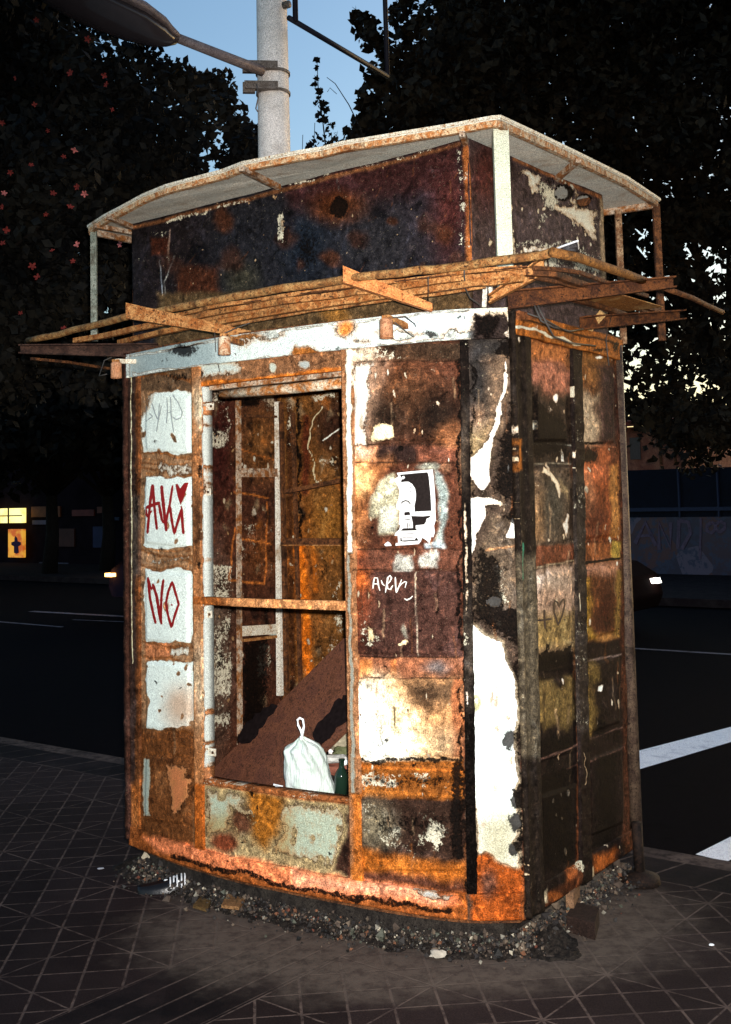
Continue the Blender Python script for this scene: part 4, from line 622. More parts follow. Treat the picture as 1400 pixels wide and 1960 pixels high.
sub(MB().tube(path(A2, ZA), .017, 10), 'outer_tube', rust_material('rusty_tube_dark', (.20, .10, .035), (.32, .17, .06), (.05, .03, .02), 40), True); sub(MB().tube(path(A3, ZA), .012, 8), 'outer_tube', RUSTD, True)
sub(MB().bar(path([(143, 652), (257, 630), (343, 613), (400, 600), (571, 573), (714, 555), (780, 546), (900, 531), (1020, 520)], ZBq), .022, .024), 'inner_tube', RUST)
sub(MB().bar(path([(229, 655), (314, 636), (400, 620), (480, 607), (571, 590), (743, 567), (780, 562), (974, 535), (1000, 532)], ZC), .024, .022), 'inner_tube', RUST)
sub(MB().bar(path([(400, 592), (571, 564), (800, 534), (1010, 510)], ZBq+.01), .03, .004), 'flat_strip', RUSTD)
for dz, pts_ in ((.012, [(300, 612), (400, 589), (571, 561), (800, 532), (1000, 510)]), (-.012, [(330, 624), (430, 605), (571, 582), (743, 560), (960, 535)]), (-.026, [(420, 628), (571, 598), (743, 574), (930, 549)])): sub(MB().bar(path(pts_, ZBq+dz), .012, .014), 'slat', RUST)
for dz, pts_ in ((.012, [(1020, 512), (1110, 520), (1160, 540), (1240, 566)]), (-.010, [(1015, 530), (1100, 548), (1180, 576), (1250, 604)])): sub(MB().bar(path(pts_, ZBq+dz), .012, .014), 'slat', RUSTD)
sub(MB().bar(path([(1005, 523), (1060, 525), (1150, 556), (1262, 596)], ZBq), .022, .022), 'inner_tube', RUSTD); sub(MB().bar(path([(1080, 568), (1160, 588), (1200, 604)], ZC), .022, .022), 'inner_tube', RUSTD)
sub(MB().bar(path([(1140, 566), (1235, 592)], ZC+.01), .16, .004), 'mesh_sheet', rust_material('rusty_mesh', (.34, .17, .05), (.20, .09, .03), (.5, .38, .2), 60))
def channel(p0, p1, h0, h1, mat, side=1, nm_='bracket', fl=.035):
    p0, p1 = Vector(p0), Vector(p1); t = (p1-p0); t.z = 0; t.normalize(); n = Vector((-t.y, t.x, 0))*side; th = .005; up = Vector((0, 0, 1)); m_ = MB()
    a = [p0-up*h0/2, p1-up*h1/2, p1-up*h1/2+n*th, p0-up*h0/2+n*th, p0+up*h0/2, p1+up*h1/2, p1+up*h1/2+n*th, p0+up*h0/2+n*th]; m_.hexa(a)
    for sg in (-1, 1):
        q0 = p0+up*sg*(h0/2+.0035); q1 = p1+up*sg*(h1/2+.0035); m_.hexa([q0-up*.003, q1-up*.003, q1-up*.003+n*fl, q0-up*.003+n*fl, q0+up*.003, q1+up*.003, q1+up*.003+n*fl, q0+up*.003+n*fl])
    return sub(m_, nm_, mat)
channel(unz(241, 594, 2.47), unz(490, 642, 2.33), .055, .016, RUST, 1)
channel(unz(657, 524, 2.475), unz(828, 588, 2.345), .050, .016, rust_material('bright_rust', (.52, .23, .09), (.60, .30, .13), (.20, .08, .03), 30), 1)
channel(unz(1042, 510, 2.47), unz(938, 574, 2.36), .055, .02, RUST, 1)
channel(unz(972, 575, 2.37), unz(1288, 541, 2.455), .058, .032, RUSTK, -1, fl=.03)
channel(unz(1110, 620, 2.35), unz(1300, 604, 2.42), .045, .03, RUSTK, -1, fl=.045)
channel(unz(304, 672, 2.345), unz(40, 669, 2.375), .055, .03, rust_material('dark_pinkish_channel', (.05, .028, .022), (.10, .06, .045), (.02, .014, .012), 14), 1, fl=.03)  # left end channel, in a darker tone than the front brackets
sub(MB().bar(path([(60, 688), (130, 694), (230, 708)], 2.31), .014, .012), 'bent_strip', RUSTD)
sub(MB().bar([unz(1155, 598, 2.40), unz(1124, 634, 2.33)], .034, .012, up=(0, 1, 0)), 'strut', rust_material('tan_strut', (.34, .24, .12), (.42, .28, .13), (.2, .12, .06), 30))
m = MB(); q = [unz(1052, 492, ZA+.01), unz(1108, 492, ZA+.01), unz(1106, 462, ZA+.03), unz(1060, 482, ZA+.03)]; m.add(q+[v+np.array([0, .01, 0]) for v in q], [(0, 1, 2, 3), (7, 6, 5, 4), (0, 4, 5, 1), (1, 5, 6, 2), (2, 6, 7, 3), (3, 7, 4, 0)]); sub(m, 'bent_corner_flap', rust_material('dark_flap', (.03, .03, .032), (.05, .05, .055), (.3, .32, .36), 9, .4))
q = [unz(x, y, ZA+.03) for x, y in ((1050, 484), (1075, 472), (1098, 464), (1106, 461), (1107, 476))]; sub(MB().tube(q, .0035, 6), 'bright_flap_edge', plain('pale_torn_edge', (.75, .78, .8), .4))
# spot lamps on arms and loose wires
def spot_lamp(x, y, d, arm, mat):
    p = Vector(at(x, y, d)); r = .0245; m_ = MB(); n_ = 18; zs = [.036, .030, -.038]; rr = [r*.75, r, r*1.04]
    V = [(p.x+rr[i]*math.cos(2*math.pi*k/n_), p.y+rr[i]*math.sin(2*math.pi*k/n_), p.z+zs[i]) for i in range(3) for k in range(n_)]+[(p.x+r*.88*math.cos(2*math.pi*k/n_), p.y+r*.88*math.sin(2*math.pi*k/n_), p.z+zv) for zv in (-.038, .02) for k in range(n_)]
    F_ = [(i*n_+(k+1) % n_, i*n_+k, (i+1)*n_+k, (i+1)*n_+(k+1) % n_) for i in range(4) for k in range(n_)]+[tuple(range(n_)), tuple(range(4*n_, 5*n_))[::-1]]
    m_.add(V, F_); o = m_.build('spot_lamp', mat, K, True)
    a = [p+Vector((0, 0, .04))]+[Vector(at(*q)) for q in arm]; MB().bar(a, .02, .02).build('lamp_arm', CREAM if x < 300 else RUST, o)
    MB().box(a[0], .032, .032, .012).build('lamp_cap', RUST, o)
LM = rust_material('lamp_rust', (.42, .22, .12), (.50, .30, .19), (.22, .10, .05), 26, .5)
spot_lamp(223, 708, 5.20, [(240, 692, 5.24), (298, 692, 5.3)], LM)
spot_lamp(430, 661, 4.62, [(440, 650, 4.66), (478, 662, 4.84)], rust_material('lamp_part_cream', (.60, .54, .42), (.42, .22, .12), (.3, .14, .07), 20, .5))
spot_lamp(740, 628, 4.27, [(750, 612, 4.3), (770, 620, 4.36), (800, 640, 4.44)], LM)
WIRE = plain('sooty_wire', (.05, .045, .04), .6); m = MB()
def wire(pts, r=.0022): MB().tube([at(*p) for p in pts], r, 6).build('wire', WIRE, K, True)
wire([(752, 608, 4.28), (776, 606, 4.3), (794, 620, 4.34), (800, 634, 4.4)]); wire([(740, 604, 4.3), (762, 622, 4.3), (790, 644, 4.36), (798, 640, 4.4)])
wire([(478, 618, 4.6), (452, 628, 4.7), (425, 640, 4.62)]); wire([(450, 676, 4.78), (458, 690, 4.8), (462, 700, 4.8)]); wire([(411, 634, 4.85), (414, 680, 4.86), (422, 715, 4.86), (430, 742, 4.86)])
wire([(889, 517, 4.1), (890, 550, 4.2), (900, 570, 4.26), (920, 584, 4.27)], .003); wire([(820, 530, 4.1), (820, 580, 4.3)], .002)
wire([(1024, 585, 4.3), (1036, 614, 4.28), (1060, 626, 4.36), (1090, 634, 4.5), (1116, 630, 4.6)], .004); wire([(1030, 585, 4.3), (1046, 618, 4.28), (1060, 644, 4.34), (1090, 656, 4.5), (1140, 662, 4.7)], .0035); wire([(1172, 600, 4.9), (1160, 650, 4.85), (1166, 700, 4.85)], .0025)
wire([(1010, 600, 4.28), (1040, 610, 4.3), (1080, 632, 4.4)], .003)
wire([(205, 716, 5.2), (190, 720, 5.25), (200, 690, 5.3), (214, 684, 5.3)], .0025)

# ---------------------------------------------------------------- graffiti, marks, poster
def cv(lst, ox, oy, k): return [(ox+x/k, oy+y/k) for x, y in lst]
REDP = plain('dark_red_spray', (.22, .006, .006), .5, .2, 60); GREYP = plain('faded_grey_marker', (.28, .31, .30), .6, .2, 60); WHP = plain('white_marker', (.80, .78, .68), .5, .15, 60); BKP = plain('black_marker', (.022, .012, .010), .5, .2, 60)
f1 = lambda l: cv(l, 250, 700, 3.267)
strokes('red_graffiti', [(f1([(148, 742), (138, 860), (120, 1050)]), 5), (f1([(150, 742), (165, 880), (180, 1025)]), 5), (f1([(110, 890), (150, 872), (200, 855)]), 6), (f1([(112, 890), (118, 945), (150, 905)]), 4), (f1([(205, 748), (222, 880), (240, 1035)]), 6), (f1([(193, 860), (212, 960), (222, 985)]), 5), (f1([(275, 748), (258, 880), (236, 980)]), 4.5), (f1([(262, 878), (276, 980), (290, 1050), (312, 970), (333, 892), (338, 970), (346, 1052)]), 5), (f1([(330, 876), (332, 895)]), 4)], FRONT, REDP, K, .0015, body_relief)
decal('red_heart', [f1([(292, 742), (306, 738), (324, 768), (334, 752), (350, 732), (370, 730), (362, 775), (344, 830), (326, 872), (308, 820)])], FRONT, REDP, K, .002, body_relief)
strokes('red_graffiti', [(f1([(120, 1322), (134, 1450), (168, 1612)]), 5), (f1([(122, 1330), (142, 1400), (152, 1380)]), 4), (f1([(150, 1362), (176, 1440), (206, 1616)]), 5.5), (f1([(216, 1335), (206, 1450), (203, 1600)]), 5), (f1([(272, 1348), (250, 1410), (235, 1480), (250, 1560), (269, 1636), (292, 1560), (315, 1490), (294, 1420), (272, 1348)]), 4.5), (f1([(268, 1490), (277, 1498)]), 6)], FRONT, REDP, K, .0015, body_relief)
strokes('grey_scribble', [(f1([(105, 250), (104, 350), (150, 318), (130, 298)]), 2), (f1([(145, 235), (165, 300), (187, 342), (192, 235)]), 2), (f1([(205, 250), (190, 330), (178, 415)]), 1.8), (f1([(240, 200), (242, 290), (240, 360)]), 2), (f1([(262, 195), (266, 300), (286, 420)]), 2), (f1([(236, 300), (275, 285)]), 1.6), (f1([(270, 178), (310, 230), (338, 290), (330, 325), (300, 338), (275, 320)]), 2)], FRONT, GREYP, K, .0015, body_relief)
f2 = lambda l: cv(l, 680, 870, 6.364)
strokes('white_scribble', [(f2([(240, 1632), (246, 1560), (256, 1500), (296, 1500)]), 2.4), (f2([(292, 1500), (304, 1580), (322, 1655)]), 2.4), (f2([(248, 1572), (304, 1572)]), 2.2), (f2([(338, 1528), (352, 1570), (378, 1595)]), 2.4), (f2([(420, 1490), (400, 1590), (388, 1680)]), 2.4), (f2([(396, 1580), (440, 1545), (460, 1500), (440, 1472), (412, 1500), (404, 1570), (416, 1630), (446, 1640), (476, 1590)]), 2.4), (f2([(504, 1490), (508, 1590), (516, 1682)]), 2.4), (f2([(518, 1682), (550, 1600), (580, 1520)]), 2.2), (f2([(530, 1632), (580, 1570), (620, 1545), (640, 1550), (622, 1620)]), 2.2), (f2([(612, 1752), (645, 1768), (690, 1748), (716, 1720)]), 2.6)], FRONT, WHP, K, .0015, body_relief)
f3 = lambda l: cv(l, 950, 1100, 2.8)
strokes('black_heart_scribble', [(f3([(192, 170), (212, 140), (213, 190)]), 2.6), (f3([(204, 120), (206, 160)]), 2.4), (f3([(218, 246), (284, 236)]), 4), (f3([(246, 186), (252, 290)]), 4), (f3([(300, 150), (296, 200), (320, 270), (340, 215), (354, 160), (348, 128), (330, 150), (322, 175), (316, 150), (302, 140), (292, 165), (298, 215)]), 3.6), (f3([(350, 238), (356, 242)]), 5)], SIDE, BKP, K, .0015, body_relief)
f4 = lambda l: cv(l, 730, 890, 11.53)
PB = plain('poster_black_ink', (.014, .010, .009), .8, .5, 120, spec=.05); PW = plain('poster_white_paper', (.78, .78, .75), .6, .05, 40); PGI = plain('poster_grey_ink', (.16, .16, .18), .6, .15, 60); PBK = plain('poster_dark_ink', (.03, .025, .02), .6, .3, 100)
po = decal('torn_poster', [f4([(385, 175), (620, 150), (900, 125), (1165, 100), (1185, 260), (1200, 420), (1215, 620), (1225, 800), (1225, 1000), (1235, 1200), (1195, 1340), (1215, 1480), (1180, 1590), (1135, 1580), (1100, 1720), (1010, 1640), (935, 1600), (910, 1680), (860, 1740), (600, 1760), (355, 1775), (365, 1720), (415, 1715), (405, 1560), (335, 1555), (350, 1500), (440, 1420), (460, 1330), (425, 1300), (440, 1180), (450, 1010), (385, 960), (370, 900), (425, 730), (445, 560), (395, 440), (330, 320), (420, 250)])], FRONT, PW, K, .0165)
decal('poster_print', [f4([(455, 215), (800, 180), (1058, 160), (1085, 260), (1100, 420), (1125, 700), (1140, 1010), (960, 1020), (780, 1030), (770, 900), (800, 760), (805, 640), (785, 520), (720, 420), (640, 370), (560, 370), (475, 385), (490, 310)]), f4([(700, 1120), (960, 1130), (1125, 1110), (1100, 1160), (1040, 1180), (1020, 1260), (980, 1310), (800, 1330), (800, 1420), (740, 1400), (735, 1280)]), f4([(550, 1040), (660, 1025), (690, 1100), (550, 1115)]), f4([(520, 1395), (790, 1385), (840, 1440), (470, 1450)]), f4([(810, 1590), (870, 1665), (560, 1690), (465, 1680), (465, 1590), (490, 1600), (500, 1660), (780, 1645)])], FRONT, PB, po, .0172)
decal('poster_print', [f4([(505, 255), (545, 240), (570, 285), (520, 320), (485, 295)])], FRONT, PW, po, .0186)
g = [([(440, 515), (500, 535)], 1.3), ([(630, 525), (680, 495), (738, 515)], 1.6), ([(662, 584), (690, 562), (726, 582), (692, 600), (662, 584)], 1.1), ([(690, 574), (694, 590)], 1.8), ([(466, 590), (490, 572), (520, 590)], 1.1), ([(555, 620), (548, 700), (575, 735), (610, 728)], .8), ([(540, 885), (585, 878), (640, 886)], 1.1), ([(572, 580), (572, 615)], .6), ([(470, 580), (510, 600)], .6), ([(548, 745), (552, 752)], .9), ([(615, 742), (622, 748)], .9), ([(702, 1000), (752, 935)], .7), ([(580, 900), (620, 905)], .5)]
strokes('poster_print', [(f4(a), b*1.2) for a, b in g], FRONT, PGI, po, .0182)
strokes('poster_print', [(f4(a), b) for a, b in (([(480, 850), (520, 805), (580, 785), (640, 800), (690, 870)], 3.2), ([(650, 800), (690, 860)], 2), ([(545, 1208), (700, 1205)], 1.6), ([(480, 1520), (790, 1505)], 1.3), ([(480, 1600), (800, 1590)], 1.2), ([(635, 1520), (635, 1595)], .8), ([(615, 1255), (618, 1395)], 2), ([(565, 1255), (570, 1395)], .9), ([(668, 1255), (672, 1390)], 1.2), ([(740, 1240), (752, 1390)], .9))], FRONT, PBK, po, .0182)
decal('poster_print', [f4([(110, 1755), (135, 1730), (190, 1685), (240, 1720), (275, 1778), (140, 1785)])], FRONT, PW, po, .0165)
# poster lettering: TIME TO KILL, ITTA, CO
GL = {'T': [[(0, 0), (1, 0)], [(.5, 0), (.5, 1)]], 'I': [[(.5, 0), (.5, 1)]], 'M': [[(0, 1), (0, 0), (.5, .6), (1, 0), (1, 1)]], 'E': [[(1, 0), (0, 0), (0, 1), (1, 1)], [(0, .5), (.8, .5)]], 'O': [[(0, 0), (1, 0), (1, 1), (0, 1), (0, 0)]], 'K': [[(0, 0), (0, 1)], [(1, 0), (0, .5), (1, 1)]], 'L': [[(0, 0), (0, 1), (1, 1)]], 'A': [[(0, 1), (.5, 0), (1, 1)], [(.2, .65), (.8, .65)]], 'C': [[(1, 0), (0, 0), (0, 1), (1, 1)]]}
def lettering(t, x, y, dx, h, w, slope, mat):
    out = []
    for ch in t:
        if ch != ' ':
            for st_ in GL[ch]: out.append((f4([(x+a*dx*.7, y+b*h+slope*a*dx) for a, b in st_]), w))
        x += dx*(.62 if ch in 'I ' else 1); y += slope*dx
    strokes('poster_lettering', out, FRONT, mat, po, .0188)
lettering('TIME TO KILL', 715, 1032, 41, 84, .95, -.03, PW); lettering('ITTA', 556, 1130, 34, 62, .8, 0, PBK); lettering('CO', 812, 1340, 48, 70, 1.0, -.05, PW)

# ---------------------------------------------------------------- plinth and foot
pl = [tuple(np.array(p)) for p in ring]; cc = np.mean(np.array(pl), 0)
m = prism([tuple(cc+(np.array(p)-cc)*.90) for p in pl], -.01, .098); m.build('concrete_plinth', rust_material('dirty_concrete', (.03, .026, .023), (.05, .044, .038), (.012, .01, .01), 30, .95), K)
m = MB(); q0 = [unz(990, 1800, .0), unz(1170, 1694, .0), unz(1150, 1672, .0), unz(1000, 1762, .0)]; m.hexa([tuple(v+np.array([0, 0, -.01])) for v in q0]+[tuple(v+np.array([0, 0, .035+(.03 if i > 1 else 0)])) for i, v in enumerate(q0)]); m.build('plinth_skirt', rust_material('pale_concrete', (.12, .105, .09), (.16, .14, .115), (.06, .05, .045), 22, .9), K)
fx, fy = unz(1226, 1690, 0)[:2]; m = MB(); m.tube([(fx, fy, .03), (fx-.005, fy, .25)], .022, 10); m.tube([(fx, fy, 0), (fx, fy, .03), (fx, fy, .05)], [.085, .08, .03], 14); m.build('support_foot', rust_material('black_foot', (.012, .009, .008), (.03, .02, .016), (.05, .03, .02), 30), K, True)

# ---------------------------------------------------------------- things inside
BRD = rust_material('burnt_board', (.14, .068, .048), (.20, .095, .058), (.05, .026, .02), 9)
nbd = BRD.node_tree
A_, Bq, C_, D_ = [Vector(at(*p)) for p in ((380, 1500, 5.25), (730, 1150, 5.0), (760, 1300, 4.66), (520, 1540, 4.66))]
D2 = A_+(C_-Bq); nr = (Bq-A_).cross(D2-A_).normalized(); nr = -nr if nr.y > 0 else nr
m = MB(); o_ = [A_, Bq, C_, D2]; V = [p for p in o_]+[p-nr*.018 for p in o_]; m.add(V, [(0, 1, 2, 3), (7, 6, 5, 4), (0, 4, 5, 1), (1, 5, 6, 2), (2, 6, 7, 3), (3, 7, 4, 0)])
bo = m.build('leaning_board', BRD); tag(bo, 'large charred brown board leaning diagonally inside the kiosk behind the window', 'board')
m = MB()   # burnt-through scorch hollow: a charred flake stuck on the board
def onboard(x, y, off=.003):
    d = ray(x, y); t = (Vector(A_)-Vector(CAM)).dot(nr)/Vector(d).dot(nr); return Vector(CAM)+Vector(d)*t+nr*off
for poly in ([(455, 1420), (470, 1390), (500, 1362), (520, 1348), (534, 1352), (515, 1375), (500, 1398), (478, 1424)], [(600, 1400), (625, 1370), (650, 1340), (672, 1326), (672, 1372), (640, 1402), (620, 1425), (606, 1420)]):
    pp = []
    for i_ in range(len(poly)):
        a_, b_ = np.array(poly[i_]), np.array(poly[(i_+1) % len(poly)])
        for t_ in (0, .25, .5, .75): pp.append(tuple(a_+(b_-a_)*t_+RNG.normal(size=2)*1.8))
    poly = pp; m = MB(); V = [onboard(*p) for p in poly]; c_ = sum(V, Vector())/len(V); V2 = [onboard(*p, .007) for p in poly]; k0 = len(poly)
    m.add(V+V2, [tuple(range(k0, 2*k0))]+[(i, (i+1) % k0, k0+(i+1) % k0, k0+i) for i in range(k0)]); m.build('char_crust', plain('char_crust', (.009, .006, .006), 1, .5, 50, spec=.02), bo)

# plastic bag
def bag():
    R0 = Vector(FRONT.px(598, 1512, -.07)); zb0 = R0.z-.01; top = at(577, 1412, R0.y+.02); nz, na = 30, 56; V = []; Fc = []
    left = [(0, 548, 1505), (.15, 545, 1490), (.5, 544, 1460), (.78, 545, 1432), (.86, 560, 1424), (1, 573, 1412)]
    right = [(0, 648, 1530), (.12, 648, 1520), (.4, 634, 1485), (.7, 624, 1450), (.82, 616, 1430), (.9, 600, 1420), (1, 580, 1410)]
    for i in range(nz+1):
        t = i/nz; xl = np.interp(t, [a[0] for a in left], [a[1] for a in left]); xr = np.interp(t, [a[0] for a in right], [a[1] for a in right])
        yl = np.interp(t, [a[0] for a in left], [a[2] for a in left]); yr = np.interp(t, [a[0] for a in right], [a[2] for a in right])
        pl_ = Vector(at(xl, yl, R0.y+.03)); pr_ = Vector(at(xr, yr, R0.y+.03)); c_ = (pl_+pr_)/2; w_ = (pr_-pl_)/2; dp = w_.length*.75+.004
        for k in range(na):
            a = 2*math.pi*k/na; fold = 1+(.07+.13*t)*math.sin(a*9+3*math.sin(t*4)+1)*(.4+t)+.035*math.sin(a*23+t*9)+(float(vn(np.array(a*5.), np.array(t*7.), 3))-.5)*.22
            q = c_+w_*math.cos(a)*(1+.3*(fold-1))+Vector((0, -dp*math.sin(a)*fold*.8, (float(vn(np.array(a*3.), np.array(t*5.), 8))-.5)*.012)); V.append(q)
    for i in range(nz):
        for k in range(na): Fc.append((i*na+k, i*na+(k+1) % na, (i+1)*na+(k+1) % na, (i+1)*na+k))
    Fc.append(tuple(range(na-1, -1, -1))); Fc.append(tuple(nz*na+k for k in range(na)))
    mt, N, L, B = nmat('thin_white_plastic'); co = coord(N, L); n_ = noise(N, L, co, 14, 4, .6); st_ = noise(N, L, coord(N, L, (90, 90, 9)), 1, 4, .6)
    c1 = mix(N, L, mr(N, L, n_, .4, .62), (.60, .65, .61), (.50, .60, .52)); c1 = mix(N, L, mr(N, L, st_, .5, .66), c1, (.68, .74, .70)); L.new(c1, B.inputs['Base Color'])
    B.inputs['Roughness'].default_value = .42; B.inputs['Alpha'].default_value = .90; B.inputs['Transmission Weight'].default_value = .0
    bump(N, L, B, M(N, L, 'ADD', st_, n_), .7, .012)
    b = mesh('plastic_bag', V, Fc, mt, None, True); tag(b, 'knotted translucent white plastic bag of rubbish resting on the window ledge', 'plastic bag')
    y0 = R0.y+.02; lp = [at(x, y, y0) for x, y in ((579, 1412), (577, 1400), (571, 1388), (570, 1378), (574, 1374), (580, 1377), (582, 1390), (580, 1402), (578, 1412))]
    MB().bar(lp, .006, .008).build('handle_loop', plain('white_plastic', (.82, .85, .83), .4, .05), b)
    MB().tube([at(577, 1416, y0-.01), at(578, 1409, y0-.01)], .008, 10).build('knot', plain('white_plastic_knot', (.75, .80, .77), .4, .05), b, True)
bag()
def poly3(name, pts, d, col, label, cat, th=.01, rough=.6):
    f_ = [Vector(at(x, y, d)) for x, y in pts]; b_ = [p+Vector((0, th, 0)) for p in f_]; n_ = len(f_)
    o = mesh(name, f_+b_, [tuple(range(n_)), tuple(range(2*n_-1, n_-1, -1))]+[(i, n_+i, n_+(i+1) % n_, (i+1) % n_) for i in range(n_)], plain(name+'_mat', col, rough, .2, 60)); return tag(o, label, cat)
ps = poly3('paper_scrap', [(524, 1500), (542, 1504), (540, 1521), (522, 1516)], FRONT.px(530, 1510, -.04)[1]+.01, (.62, .66, .68), 'small white printed paper scrap beside the plastic bag on the ledge', 'paper scrap', .002)
MB().bar([at(527, 1506, 4.62), at(538, 1509, 4.62)], .003, .012).build('printed_bars', plain('grey_print', (.2, .22, .24), .6), ps)
# junk heap inside right of the bag
def blob_mesh(c, r, sc=(1, 1, 1), seed=0, sub_=2):
    bm = bmesh.new(); bmesh.ops.create_icosphere(bm, subdivisions=sub_, radius=1)
    rr = random.Random(seed)
    for v in bm.verts: v.co *= (.75+.5*rr.random()); v.co = Vector((v.co.x*sc[0]*r+c[0], v.co.y*sc[1]*r+c[1], v.co.z*sc[2]*r+c[2]))
    V = [v.co.copy() for v in bm.verts]; Fc = [tuple(v.index for v in f.verts) for f in bm.faces]; bm.free(); return V, Fc
def bottle(p, h, r, mat, label, tilt=0, ty=0):
    pr = [(0, .0), (r, .0), (r, h*.6), (r*.8, h*.7), (r*.36, h*.82), (r*.36, h*.97), (r*.45, h*.97), (r*.45, h), (0, h)]; n_ = 16; V = []
    Rm = Matrix.Rotation(tilt, 3, 'Y') @ Matrix.Rotation(ty, 3, 'X')
    for rad, z in pr:
        for k in range(n_): V.append(Vector(p)+Rm @ Vector((rad*math.cos(2*math.pi*k/n_), rad*math.sin(2*math.pi*k/n_), z)))
    Fc = [(i*n_+k, i*n_+(k+1) % n_, (i+1)*n_+(k+1) % n_, (i+1)*n_+k) for i in range(len(pr)-1) for k in range(n_)]
    return tag(mesh('bottle', V, Fc, mat, None, True), label, 'bottle')
DKG = plain('dark_green_glass', (.008, .02, .012), .08, .1, 20)
bottle(at(652, 1535, 4.62), .17, .027, DKG, 'dark green glass bottle standing right of the plastic bag', .06)
bottle(at(668, 1545, 4.70), .15, .027, plain('black_glass', (.006, .006, .006), .1), 'black sooty bottle leaning against the right window post', -.1)
JUNK = [('charred_brick', (645, 1470, 4.85), .055, (1.2, .8, .45), (.20, .07, .045), 'reddish charred brick lump on the rubbish behind the bag'), ('crumpled_paper', (640, 1453, 4.83), .04, (1.5, .8, .5), (.50, .50, .46), 'crumpled whitish paper on the rubbish heap behind the bag'), ('crumpled_wrapper', (655, 1438, 4.9), .03, (1.3, .8, .7), (.10, .11, .05), 'crumpled greenish wrapper near the right window post'), ('white_cap', (661, 1459, 4.75), .012, (1, 1, 1), (.85, .85, .82), 'small round white cap beside the right window post'), ('white_cap', (633, 1438, 4.85), .011, (1, 1, 1), (.8, .75, .72), 'small pinkish white cap just above the bag shoulder'), ('rubble_lump', (655, 1415, 5.0), .10, (1, .8, .6), (.33, .29, .20), 'speckled pale plaster lump under the lower edge of the board'), ('charred_heap', (640, 1520, 4.95), .15, (1.3, .8, .8), (.022, .018, .016), 'black charred rubbish heap on the kiosk floor behind the bag')]
for i, (nm_, p, r, sc_, c_, lb) in enumerate(JUNK): V, Fc = blob_mesh(at(*p), r, sc_, i+3); tag(mesh(nm_, V, Fc, plain(nm_+'_mat', c_, .7, .5, 70)), lb, nm_.replace('_', ' '))

